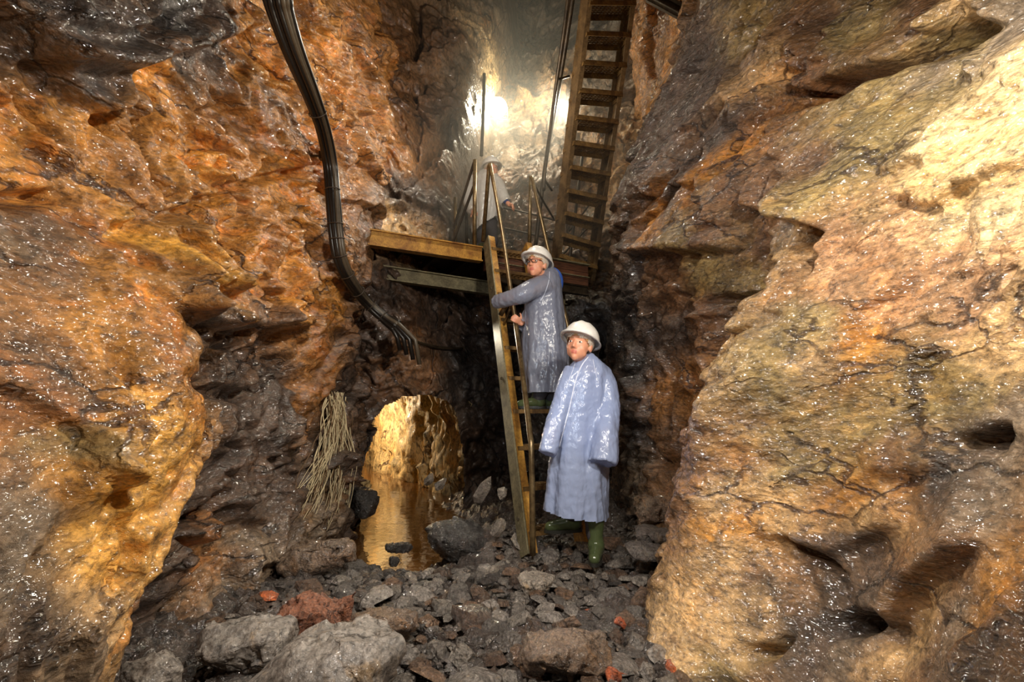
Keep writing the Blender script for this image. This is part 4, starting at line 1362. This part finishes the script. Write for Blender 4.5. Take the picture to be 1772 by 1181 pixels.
# pale fibrous strings down the rock left of the tunnel mouth
M_FIB = plain_mat('pale mineral fibre', srgb(226, 208, 168), 0.4, 0.3, 30)
M_FIB2 = plain_mat('brown mineral fibre', srgb(120, 92, 62), 0.45, 0.3, 30)
g = Geo(); g2 = Geo()
r = random.Random(77)
for k in range(110):
    t0 = r.random()
    top = (572 + 22 * r.random(), 678 + 30 * r.random())
    if k < 45:
        bot = (505 + 40 * r.random(), 860 + 60 * r.random())
    else:
        bot = (560 + 40 * r.random(), 880 + 45 * r.random())
    pts_ = []
    n_ = 9
    bend = r.uniform(-14, 14)
    for i in range(n_):
        t = i / (n_ - 1) * r.uniform(.9, 1.0)
        px = top[0] + (bot[0] - top[0]) * t + bend * math.sin(t * 5 + k) + 2.5 * math.sin(t * 17 + 3 * k) + (12 * math.sin(t * math.pi) if k >= 45 else 6 * math.sin(t * math.pi))
        py = top[1] + (bot[1] - top[1]) * t
        d = ray(px, py)
        h_ = hit(LEFT, 'x', px, py, 2.0, 6.0)
        Y = max(3.0, min(h_[0], 3.9) - .055 - .045 * math.sin(k))
        pts_.append(at(px, py, Y))
    (g if k % 3 else g2).tube(smooth_path(pts_, 3), [r.uniform(.0022, .0052) * (1 - .6 * i / 24) for i in range(3 * (n_ - 1) + 1)], 6)
fib = tag(obj('mineral_fibres', g.g, M_FIB, None, True), 'pale stringy fibres hanging down the rock left of the tunnel mouth', 'fibres', kind='stuff')
obj('brown_fibres', g2.g, M_FIB2, fib, True)

# ------------------------------------------------------------------ people
from mathutils.bvhtree import BVHTree

m = NT('skin'); v = m.coord()
c = m.mix(srgb(232, 172, 138), srgb(216, 140, 108), m.noise(v, 9, 3, 0.5))
m.set(Base_Color=c, Roughness=0.45, Subsurface_Weight=0.12, Subsurface_Radius=(.01, .004, .002))
M_SKIN = m.m
M_LIPS = plain_mat('lips', srgb(206, 118, 100), 0.4)
M_EYE = plain_mat('eye white', srgb(236, 230, 222), 0.2)
M_IRIS = plain_mat('iris', srgb(52, 46, 44), 0.15)
M_BROW = plain_mat('eyebrow', srgb(176, 128, 88), 0.7)
M_HAIR = plain_mat('fair hair', srgb(196, 152, 100), 0.5, 0.6, 90)
M_HAT = plain_mat('white hat plastic', srgb(238, 234, 226), 0.28, 0.05, 20)
M_BOOT = plain_mat('green rubber', srgb(74, 84, 54), 0.18, 0.12, 14)
M_SOLE = plain_mat('dark rubber sole', srgb(40, 40, 34), 0.5)
M_TROUS = plain_mat('dark trousers', srgb(62, 58, 60), 0.8, 0.3, 60)
M_SWEAT = plain_mat('blue sweater', srgb(44, 84, 168), 0.8, 0.3, 60)
M_GLASS = plain_mat('dark spectacle frame', srgb(40, 28, 26), 0.3)

m = NT('hair net'); v = m.coord()
net = m.n('ShaderNodeTexVoronoi', feature='DISTANCE_TO_EDGE'); net.inputs['Scale'].default_value = 130
m.link(v, net.inputs['Vector'])
m.set(Base_Color=srgb(238, 228, 214), Roughness=0.6, Alpha=m.ramp(net.outputs['Distance'], [(0.05, 0.75), (0.25, 0.25)]))
M_NET = m.m


def coat_mat(name, tint, alpha):
    m = NT(name)
    v = m.coord((1, 1, .6))
    cr = m.n('ShaderNodeTexNoise', noise_type='RIDGED_MULTIFRACTAL')
    cr.inputs['Scale'].default_value = 9; cr.inputs['Detail'].default_value = 3; cr.inputs['Roughness'].default_value = .6; cr.inputs['Distortion'].default_value = .8
    m.link(v, cr.inputs['Vector'])
    f = m.noise(v, 26, 2, 0.55, 1.5)
    n1 = m.bump(f, 0.30, 0.012)
    n0 = m.bump(cr.outputs['Fac'], 0.35, 0.012, n1)
    m.set(Base_Color=tint, Roughness=0.24, Normal=n0, Alpha=alpha, Specular_IOR_Level=0.6)
    tr = m.n('ShaderNodeBsdfTranslucent'); tr.inputs['Color'].default_value = (*tint, 1)
    m.link(n0, tr.inputs['Normal'])
    mx = m.n('ShaderNodeMixShader'); mx.inputs[0].default_value = .18
    m.link(m.b.outputs[0], mx.inputs[1]); m.link(tr.outputs[0], mx.inputs[2]); m.link(mx.outputs[0], m.out.inputs['Surface'])
    return m.m


M_COAT = coat_mat('milky plastic film', srgb(166, 180, 216), 0.84)
M_COAT2 = coat_mat('grey plastic film', srgb(150, 154, 170), 0.80)
M_COAT3 = coat_mat('white plastic film', srgb(226, 222, 214), 0.88)
M_SEAM = plain_mat('welded plastic seam', srgb(212, 217, 234), 0.3)


class Frame:
    def __init__(self, c, f, u):
        self.c = Vector(c); self.f = Vector(f).normalized()
        u = Vector(u); self.u = (u - self.f * u.dot(self.f)).normalized()
        self.r = self.u.cross(self.f)

    def __call__(self, x, y, z):
        return self.c + self.r * x + self.f * y + self.u * z

    def inv(self, p):
        d = Vector(p) - self.c
        return d.dot(self.r), d.dot(self.f), d.dot(self.u)


def head_geo(g, H, s=1.0):
    e = lambda c, rx, ry, rz: g.ellipsoid(H(*[k * s for k in c]), H.r * rx * s, H.f * ry * s, H.u * rz * s, 24, 14)
    k = lambda a, b, r0, r1: g.capsule(H(*[q * s for q in a]), H(*[q * s for q in b]), r0 * s, r1 * s, 12, 4)
    e((0, -.012, .030), .076, .094, .085)
    e((0, .022, -.040), .060, .062, .066)
    e((0, .012, -.010), .068, .075, .060)
    k((0, .050, -.088), (0, .056, -.084), .024, .022)
    for x in (-1, 1):
        k((.034 * x, .048, -.034), (.040 * x, .030, -.060), .027, .024)
        k((.012 * x, .080, .030), (.045 * x, .064, .028), .008, .008)          # brow
        e((.076 * x, -.004, -.014), .010, .020, .031)                          # ear
        k((.009 * x, .090, -.032), (.011 * x, .084, -.032), .0075, .006)       # nostril wing
    k((0, .082, .012), (0, .100, -.026), .0075, .0105)                          # nose
    k((-.018, .071, -.057), (.018, .071, -.057), .0095, .0095)
    for x in (-1, 1):                                                          # lips, corners drawn up
        k((0, .0790, -.0555), (.021 * x, .0695, -.0520), .0052, .0038)
        k((0, .0775, -.0655), (.019 * x, .0690, -.0560), .0058, .0040)


def hand_geo(g, w, d, n, curl=.5, s=.82, thumb=1):
    """palm, four bent fingers of their own length and a thumb from the side of the palm"""
    d = Vector(d).normalized(); n = Vector(n); n = (n - d * n.dot(d)).normalized(); sd = d.cross(n)
    g.ellipsoid(w + d * .045 * s, sd * .040 * s, d * .052 * s, n * .015 * s, 16, 10)
    for i, (o, L) in enumerate(((-.030, .062), (-.010, .074), (.010, .070), (.029, .056))):
        p = w + d * .082 * s + sd * o * s
        dd = d.copy(); a = 0
        for j, fr in enumerate((.45, .32, .23)):
            a = curl * (.9 if j == 0 else 1.1)
            dd = (Matrix.Rotation(-a, 3, sd) @ dd).normalized()
            q_ = p + dd * L * fr * s
            g.capsule(p, q_, (.0088 - .0008 * j) * s, (.0080 - .0008 * j) * s, 10, 3)
            p = q_
    p = w + d * .025 * s + sd * (-.030 * thumb) * s
    dd = (d * .7 - sd * .7 * thumb + n * -.2).normalized()
    for L, r0 in ((.035, .0115), (.028, .0095)):
        q_ = p + dd * L * s
        g.capsule(p, q_, r0 * s, r0 * .88 * s, 10, 3)
        p = q_; dd = (dd + d * .5).normalized()


def hat(person, H, s=1.0):
    H = Frame(H.c, H.f * .97 + H.u * .22, H.u)
    n = 40
    rings = []
    ang = [2 * math.pi * i / n for i in range(n)]

    def ring(k, z, ex, inner=0.0):
        out = []
        for a in ang:
            cx, sy = math.cos(a), math.sin(a)
            front = max(0, sy) ** 3
            e_ = ex * (1 + 2.6 * front)
            x = (.114 * k - inner) * cx + e_ * cx
            y = -.010 + (.138 * k - inner) * sy + e_ * sy
            zz = z - (.006 * front if ex > 0 else 0) + .010 * (1 - abs(sy)) * (0) + (.007 * math.exp(-(x / .014) ** 2) + .004 * math.exp(-((abs(x) - .045) / .01) ** 2)) * (1 if (z > .09 and not inner) else 0)
            out.append(H(x * s, y * s, zz * s))
        return out
    z0, hz = .036, .116
    for t in (.03, .15, .3, .45, .6, .72, .84, .93, 1.0):
        a = t * math.pi / 2
        rings.append(ring(math.sin(a) ** .92, z0 + hz * math.cos(a), 0))
    base = [ring(1.0, z0, .004), ring(1.0, z0 - .005, .013), ring(1.0, z0 - .010, .014), ring(1.0, z0 - .007, .004, .004)]
    inner = [ring(math.sin(t * math.pi / 2), z0 + (hz - .008) * math.cos(t * math.pi / 2), 0, .005 * min(1, t * 2)) for t in (.97, .8, .55, .3, .05)]
    shell = obj('hard_hat', Geo().loft(rings + base[:1]).g, M_HAT, person, True)
    tag(obj('brim', Geo().loft(base + inner).g, M_HAT, shell, True), None)
    return shell


def hair_cap(person, H, s=1.0):
    def cap(name, k, mat):
        g = Geo()
        nu, nv = 40, 26
        rx, ry, rz = .084 * k, .104 * k, .094 * k
        V, Fc, ok = [], [], []
        for j in range(nv + 1):
            th = math.pi * (.01 + .98 * j / nv)
            for i in range(nu):
                a = 2 * math.pi * i / nu
                x, y, z = rx * math.sin(th) * math.cos(a), -.014 + ry * math.sin(th) * math.sin(a), .030 + rz * math.cos(th)
                V.append(H(x * s, y * s, z * s)); ok.append(z > .72 * y - .030 + .006 * math.sin(a * 9))
        for j in range(nv):
            for i in range(nu):
                q_ = (j * nu + i, (j + 1) * nu + i, (j + 1) * nu + (i + 1) % nu, j * nu + (i + 1) % nu)
                if all(ok[t] for t in q_):
                    Fc.append(q_)
        return obj(name, (V, Fc), mat, person, True)
    cap('hair', 1.0, M_HAIR)
    tag(cap('hair_net', 1.05, M_NET), 'thin white hair net under the helmet')


def face_bits(person, H, s=1.0):
    for x in (-1, 1):
        c_ = H(.031 * x * s, .0735 * s, .004 * s)
        eye = obj('eye', Geo().ellipsoid(c_, H.r * .0135 * s, H.f * .0095 * s, H.u * .0062 * s, 16, 10).g, M_EYE, person, True)
        obj('iris', Geo().ellipsoid(c_ + H.f * .0065 * s, H.r * .0062 * s, H.f * .004 * s, H.u * .0062 * s, 12, 8).g, M_IRIS, eye, True)
        obj('eyebrow', Geo().capsule(H(.015 * x * s, .0860 * s, .030 * s), H(.046 * x * s, .0700 * s, .030 * s), .0032 * s, .0024 * s, 8, 3).g, M_BROW, person, True)


def boot(person, ankle, toe_dir, s=1.0, shaft=.26, lean=(0, 0, 1)):
    """rubber boot: shaft, foot, heel; ankle is the point on the ground under the shin"""
    d = Vector(toe_dir); d.z = 0; d.normalize()
    sd = UP.cross(d)
    A = Vector(ankle); lean = Vector(lean).normalized()
    g = Geo()
    rings = []
    for t, w, l, off in ((.0, .040, .050, .0), (.3, .043, .052, -.002), (.6, .052, .058, -.006), (1.0, .058, .064, -.012)):
        c_ = A + UP * .07 * s + lean * shaft * t * s + d * off * s
        rings.append([c_ + (sd * math.cos(a) * w + d * math.sin(a) * l) * s for a in np.linspace(0, 2 * math.pi, 25)[:-1]])
    g.loft(rings)
    g.capsule(A + UP * .055 * s - d * .015 * s, A + UP * .045 * s + d * .10 * s, .050 * s, .038 * s, 16, 5)
    g.capsule(A + UP * .045 * s + d * .08 * s, A + UP * .036 * s + d * .145 * s, .041 * s, .034 * s, 16, 5)
    g.capsule(A + UP * .075 * s, A + UP * .12 * s, .052 * s, .044 * s, 16, 5)
    V, Fc = voxel(g, .008, 5)
    V = [Vector((p.x, p.y, max(p.z, A.z + .006))) for p in V]
    b = obj('boot', (V, Fc), M_BOOT, person, True)
    g = Geo()
    ring = []
    for a in np.linspace(0, 2 * math.pi, 33)[:-1]:
        yy_ = math.sin(a)
        ring.append(A + d * ((.058 + .125 * yy_) * s) + sd * (math.cos(a) * (.040 + .006 * yy_) * s))
    g.loft([ring, [p + UP * .020 * s for p in ring]])
    obj('sole', g.g, M_SOLE, b)
    return b


def coat(person, rings, sleeves, mat, hem, cuffs, size=.009, fold=.012, seed=0):
    """rings: (px0, px1, py, Y, depth); sleeves: lists of (point, radius along a, radius along b)"""
    g = Geo()
    R_ = []
    N = 56
    for k, (x0, x1, py, Y, dep, yaw) in enumerate(rings):
        c_ = at((x0 + x1) / 2, py, Y)
        hw = (at(x1, py, Y) - at(x0, py, Y)).length / 2
        hw = math.sqrt(max((hw * .6) ** 2, hw ** 2 - (dep * math.sin(yaw)) ** 2)) / math.cos(yaw)
        ey = Vector((math.sin(yaw), math.cos(yaw), 0)); ex = Vector((math.cos(yaw), -math.sin(yaw), 0))
        t = k / (len(rings) - 1)
        pts_ = []
        for a in np.linspace(0, 2 * math.pi, N + 1)[:-1]:
            m_ = 1 + .05 * t * math.cos(6 * a + seed) + .035 * t * math.cos(11 * a + 2 * seed)
            pts_.append(c_ + ex * math.cos(a) * hw * m_ + ey * math.sin(a) * dep * m_)
        R_.append(pts_)
    R_.append([p - UP * .03 for p in R_[-1]])
    g.loft(R_)
    for sl_ in sleeves:
        pts_ = smooth_path([p for p, r0 in sl_], 6)
        rs = np.interp(np.linspace(0, len(sl_) - 1, len(pts_)), range(len(sl_)), [r0 for p, r0 in sl_])
        g.tube(pts_, [float(x) for x in rs], 20)
    V, Fc = voxel(g, size, 5)
    P = np.array([v[:] for v in V])
    me = bpy.data.meshes.new('t'); me.from_pydata(V, [], Fc); me.update()
    Nn = np.zeros_like(P)
    nv = np.zeros(len(V) * 3); me.vertices.foreach_get('normal', nv); Nn = nv.reshape(-1, 3)
    bpy.data.meshes.remove(me)
    zt = (P[:, 2].max() - P[:, 2]) / (P[:, 2].max() - P[:, 2].min())
    d = fold * fbm(P * np.array([11, 11, 2.6]) + seed, 3, .5, True, seed + 3) * (.45 + .9 * zt) + fold * .45 * fbm(P * np.array([16, 16, 16]) + seed, 3, .55, True, seed + 5) - fold * .35
    P2 = P + Nn * d[:, None]
    keep = []
    (h0, hn) = hem
    for f in Fc:
        c_ = P2[list(f)].mean(0)
        if (c_ - np.array(h0)) @ np.array(hn) < 0:
            continue
        bad = False
        for (p0, n0, r0) in cuffs:
            dv = c_ - np.array(p0)
            if np.linalg.norm(dv) < r0 and dv @ np.array(n0) > 0:
                bad = True
                break
        if not bad:
            keep.append(f)
    used = sorted({i for f in keep for i in f})
    mp = {i: k for k, i in enumerate(used)}
    V = [Vector(P2[i]) for i in used]; Fc = [tuple(mp[i] for i in f) for f in keep]
    o = obj('raincoat', (V, Fc), mat, person, True)
    return o, BVHTree.FromPolygons(V, Fc)


def seam(parent, bvh, pix, r=.0018, name='seam'):
    pts_ = []
    o0 = Vector((0, 0, CAM_H))
    for px, py in [(p.x, p.y) for p in smooth_path([Vector((a, b, 0)) for a, b in pix], 8)]:
        h = bvh.ray_cast(o0, ray(px, py).normalized())
        if h[0] is not None:
            pts_.append(h[0])
    if len(pts_) > 2:
        obj(name, Geo().tube(pts_, r, 6).g, M_SEAM, parent, True)


def person(loc, label, H, s, joints, hands, coat_args, boots, legs, group='visitors in rain capes and helmets', glasses=False):
    root = thing('person', loc, label, 'person', group)
    J = joints
    g = Geo()
    head_geo(g, H, s)
    g.capsule(H(0, -.02 * s, -.07 * s), J['neck'], .046 * s, .050 * s)
    g.capsule(J['neck'], J['chest'], .055 * s, .105 * s)
    mid = (J['chest'] + J['hip']) / 2
    g.capsule(J['chest'], mid, .110 * s, .098 * s); g.capsule(mid, J['hip'], .098 * s, .115 * s)
    for sd in 'LR':
        g.capsule(J['neck'] - UP * .04, J['sh' + sd], .042 * s, .044 * s)
        g.capsule(J['sh' + sd], J['el' + sd], .044 * s, .034 * s)
        g.capsule(J['el' + sd], J['wr' + sd], .034 * s, .024 * s)
        g.capsule(J['hip'], J['hp' + sd], .09 * s, .085 * s)
        g.capsule(J['hp' + sd], J['kn' + sd], .075 * s, .052 * s)
        g.capsule(J['kn' + sd], J['an' + sd], .046 * s, .030 * s)
        d, n, curl, th = hands[sd]
        hand_geo(g, J['wr' + sd], d, n, curl, .86 * s, th)
    V, Fc = voxel(g, .0055, 3)
    b = obj('body', (V, Fc), [M_SKIN, M_LIPS], root, True)
    mats = []
    for f in Fc:
        x, y, z = H.inv(sum((V[i] for i in f), Vector()) / len(f))
        mats.append(1 if (abs(x) < .019 * s and y > .060 * s and -.0715 * s < z < -.0495 * s and y > .0735 * s) else 0)
    b.data.polygons.foreach_set('material_index', mats)
    face_bits(root, H, s)
    hair_cap(root, H, s)
    hat(root, H, s)
    g = Geo()
    for sd in 'LR':
        g.capsule(J['hip'], J['hp' + sd], .098 * s, .094 * s)
        g.capsule(J['hp' + sd], J['kn' + sd], .088 * s, .066 * s)
        g.capsule(J['kn' + sd], J['an' + sd].lerp(J['kn' + sd], .2), .064 * s, .054 * s)
    obj('trousers', voxel(g, .011, 4), M_TROUS, root, True)
    g = Geo()
    g.capsule(J['neck'] - UP * .03, J['chest'], .060 * s, .100 * s); g.capsule(J['chest'], mid, .120 * s, .110 * s); g.capsule(mid, J['hip'], .110 * s, .122 * s)
    for sd in 'LR':
        g.capsule(J['neck'] - UP * .03, J['sh' + sd].lerp(J['neck'], .12), .050 * s, .046 * s)
        g.capsule(J['sh' + sd].lerp(J['neck'], .12), J['el' + sd], .046 * s, .040 * s)
        g.capsule(J['el' + sd], J['wr' + sd].lerp(J['el' + sd], .3), .040 * s, .032 * s)
    obj('sweater', voxel(g, .011, 4), M_SWEAT, root, True)
    for a in boots:
        boot(root, *a)
    co, bvh = coat(root, *coat_args)
    if glasses:
        g = Geo()
        for x in (-1, 1):
            pr = [(.010, -.012), (.050, -.013), (.055, .014), (.008, .014)]
            pp_ = [H(a * x * s, (.104 - .35 * max(0, a - .02)) * s, b_ * s) for a, b_ in pr]
            g.tube(pp_ + pp_[:1], .0028 * s, 6)
            g.tube([H(.055 * x * s, .090 * s, .012 * s), H(.080 * x * s, .0 * s, .008 * s)], .0026 * s, 6)
        g.tube([H(-.010 * s, .104 * s, .008 * s), H(.010 * s, .104 * s, .008 * s)], .0026 * s, 6)
        tag(obj('glasses', g.g, M_GLASS, root, True), 'dark-rimmed spectacles')
    return root, co, bvh


# ---- the child standing on the rubble at the foot of the ladder
H1 = Frame(at(1003, 597, 3.05), (-.46, -.88, .10), (.17, .02, 1))
J1 = dict(neck=at(1014, 628, 3.12), chest=at(1016, 672, 3.12), hip=at(1010, 770, 3.12), shL=at(1036, 652, 3.14), elL=at(1056, 712, 3.12), wrL=at(1047, 752, 3.0), shR=at(998, 650, 3.10), elR=at(970, 700, 3.06), wrR=at(957, 738, 2.99),
          hpL=at(1020, 780, 3.14), knL=at(1026, 870, 3.10), anL=at(1030, 940, 3.07), hpR=at(994, 780, 3.12), knR=at(992, 862, 3.10), anR=at(991, 896, 3.22))
gL = at(1032, 966, 3.06); gR = at(990, 921, 3.22)
yaw1 = -.45
rings1 = [(1004, 1024, 612, 3.10, .045, yaw1), (998, 1034, 621, 3.10, .08, yaw1), (987, 1047, 632, 3.11, .11, yaw1), (982, 1056, 646, 3.12, .125, yaw1), (973, 1056, 670, 3.12, .135, yaw1), (966, 1054, 705, 3.12, .14, yaw1), (958, 1053, 745, 3.12, .15, yaw1),
          (954, 1052, 785, 3.12, .16, yaw1), (949, 1051, 830, 3.12, .17, yaw1), (945, 1050, 870, 3.12, .175, yaw1), (943, 1050, 897, 3.12, .18, yaw1)]
sl1 = [[(at(1036, 645, 3.12), .070), (at(1047, 665, 3.10), .072), (at(1052, 705, 3.06), .072), (at(1049, 745, 3.0), .076), (at(1045, 783, 2.96), .084), (at(1043, 802, 2.94), .084)],
       [(at(996, 643, 3.08), .072), (at(985, 666, 3.06), .070), (at(969, 710, 3.03), .060), (at(957, 745, 2.98), .054), (at(950, 775, 2.95), .052), (at(947, 785, 2.94), .052)]]
hem1 = (tuple(at(1000, 897, 3.0)), tuple(Vector((.14, .0, 1)).normalized()))
cuf = lambda a, b, r: (tuple(a), tuple((b - a).normalized()), r)
p1, c1, bv1 = person((gL.x, gL.y, gL.z - .01), 'child standing on the rubble at the ladder foot in a long bluish plastic cape', H1, 1.0, J1,
                     {'L': ((-.05, -.1, -1), (.3, -1, 0), .35, 1), 'R': ((-.2, -.2, -1), (-.3, -1, 0), .35, -1)},
                     (rings1, sl1, M_COAT, hem1, [], .009, .014, 2),
                     [(gL, (-.25, -1, 0), 1.0, .20, (0, .03, 1)), (gR, (-1, -.12, 0), 1.0, .18, (.10, 0, 1))], None)
seam(c1, bv1, [(1018, 618), (1006, 634), (996, 660), (989, 690), (984, 712), (975, 745), (968, 775)], .0045, 'placket')
seam(c1, bv1, [(996, 626), (988, 650), (978, 672)])
seam(c1, bv1, [(1026, 622), (1030, 642), (1035, 662)])

# ---- the child on the ladder
H2 = Frame(at(929, 458, 3.72), (-.50, -.86, .06), (.10, .02, 1))
tz = LB.lerp(LT, .35).z + .02
gA = at(931, 722, 3.79); gA.z = tz
gB = at(954, 722, 3.88); gB.z = tz
J2 = dict(neck=at(945, 478, 3.80), chest=at(946, 520, 3.80), hip=at(946, 615, 3.80), shL=at(944, 492, 3.70), elL=at(905, 512, 3.62), wrL=at(890, 516, 3.66), shR=at(948, 492, 3.92), elR=at(915, 545, 3.95), wrR=at(902, 560, 3.82),
          hpL=at(940, 622, 3.80), knL=at(938, 672, 3.77), anL=Vector((gA.x, gA.y, gA.z + .07)), hpR=at(952, 622, 3.86), knR=at(952, 675, 3.86), anR=Vector((gB.x, gB.y, gB.z + .07)))
yaw2 = .25
rings2 = [(942, 962, 466, 3.80, .05, yaw2), (936, 968, 474, 3.80, .085, yaw2), (928, 972, 485, 3.80, .12, yaw2), (918, 972, 500, 3.80, .14, yaw2), (908, 974, 530, 3.80, .145, yaw2), (904, 977, 570, 3.80, .15, yaw2), (903, 982, 620, 3.80, .155, yaw2), (904, 983, 655, 3.80, .16, yaw2), (905, 982, 680, 3.80, .165, yaw2)]
sl2 = [[(at(946, 492, 3.70), .078), (at(925, 499, 3.66), .080), (at(905, 509, 3.62), .072), (at(884, 516, 3.66), .060), (at(866, 521, 3.73), .054), (at(857, 523, 3.77), .050)],
       [(at(946, 500, 3.9), .07), (at(920, 540, 3.93), .06), (at(908, 556, 3.86), .05), (at(898, 563, 3.80), .046)]]
hem2 = (tuple(at(945, 679, 3.66)), (0, 0, 1))
p2, c2, bv2 = person((gA.x, gA.y, tz), 'child in dark-rimmed glasses climbing the ladder in a greyish plastic cape with a blue collar', H2, .97, J2,
                     {'L': ((-1, .35, -.1), (.3, .6, -.5), .6, 1), 'R': ((-.5, -.6, .3), (.5, -.5, -.4), .8, -1)},
                     (rings2, sl2, M_COAT2, hem2, [cuf(at(900, 562, 3.81), at(890, 566, 3.77), .07)], .009, .012, 5),
                     [(gA, (-1, .1, 0), .95, .20, (.02, 0, 1)), (gB, (-1, .1, 0), .95, .20, (.02, 0, 1))], None, glasses=True)
seam(c2, bv2, [(951, 470), (950, 485), (944, 505), (935, 522)], .003)
hd = [at(947, 468, 3.84), at(956, 470, 3.82), at(964, 478, 3.80), at(968, 490, 3.80), at(968, 503, 3.82)]
tag(obj('hood', Geo().tube(smooth_path(hd, 5), [.018, .022, .026, .03, .034, .036, .038, .039, .040, .040, .040, .039, .038, .036, .034, .032, .030, .028, .026, .022, .012], 14).g, M_SWEAT, p2, True), 'blue hood folded over the collar')

# ---- the child up on the platform
H3 = Frame(at(850, 293, 5.5), (.30, -.93, -.22), (-.02, -.12, 1))
g3a = PF + S_ * .28 + N_ * .62; g3a.z = PZ + .0
g3b = PF + S_ * .12 + N_ * .78; g3b.z = PZ + .0
J3 = dict(neck=at(843, 302, 5.55), chest=at(841, 330, 5.55), hip=at(840, 378, 5.6), shL=at(862, 310, 5.5), elL=at(868, 342, 5.4), wrL=at(882, 355, 5.25), shR=at(822, 306, 5.6), elR=at(812, 338, 5.6), wrR=at(818, 366, 5.45),
          hpL=at(848, 385, 5.6), knL=at(852, 420, 5.4), anL=Vector((g3a.x, g3a.y, PZ + .08)), hpR=at(833, 385, 5.62), knR=at(836, 425, 5.5), anR=Vector((g3b.x, g3b.y, PZ + .08)))
yaw3 = .2
rings3 = [(836, 852, 292, 5.55, .05, yaw3), (828, 860, 299, 5.55, .09, yaw3), (820, 866, 309, 5.55, .125, yaw3), (815, 868, 328, 5.56, .14, yaw3), (813, 868, 350, 5.57, .15, yaw3), (814, 864, 370, 5.58, .155, yaw3), (816, 860, 388, 5.59, .16, yaw3), (818, 856, 400, 5.6, .16, yaw3)]
sl3 = [[(at(858, 312, 5.5), .075), (at(866, 330, 5.44), .075), (at(872, 347, 5.36), .07), (at(880, 356, 5.26), .062), (at(886, 361, 5.18), .058)],
       [(at(824, 308, 5.58), .07), (at(813, 330, 5.58), .066), (at(811, 350, 5.52), .06), (at(817, 366, 5.44), .055)]]
hem3 = (tuple(at(836, 391, 5.5)), tuple(Vector((-.75, 0, 1)).normalized()))
p3, c3, bv3 = person((g3a.x, g3a.y, PZ), 'child leaning over the platform rail below the blazing lamp in a white plastic cape', H3, 1.0, J3,
                     {'L': ((.5, -.6, -.4), (.5, .3, .6), .5, 1), 'R': ((.2, -.7, -.5), (-.5, .3, .6), .5, -1)},
                     (rings3, sl3, M_COAT3, hem3, [], .011, .014, 9),
                     [(g3a, (.2, -1, 0), 1.0, .22, (0, .1, 1)), (g3b, (0, -1, 0), 1.0, .22, (0, .1, 1))], None)
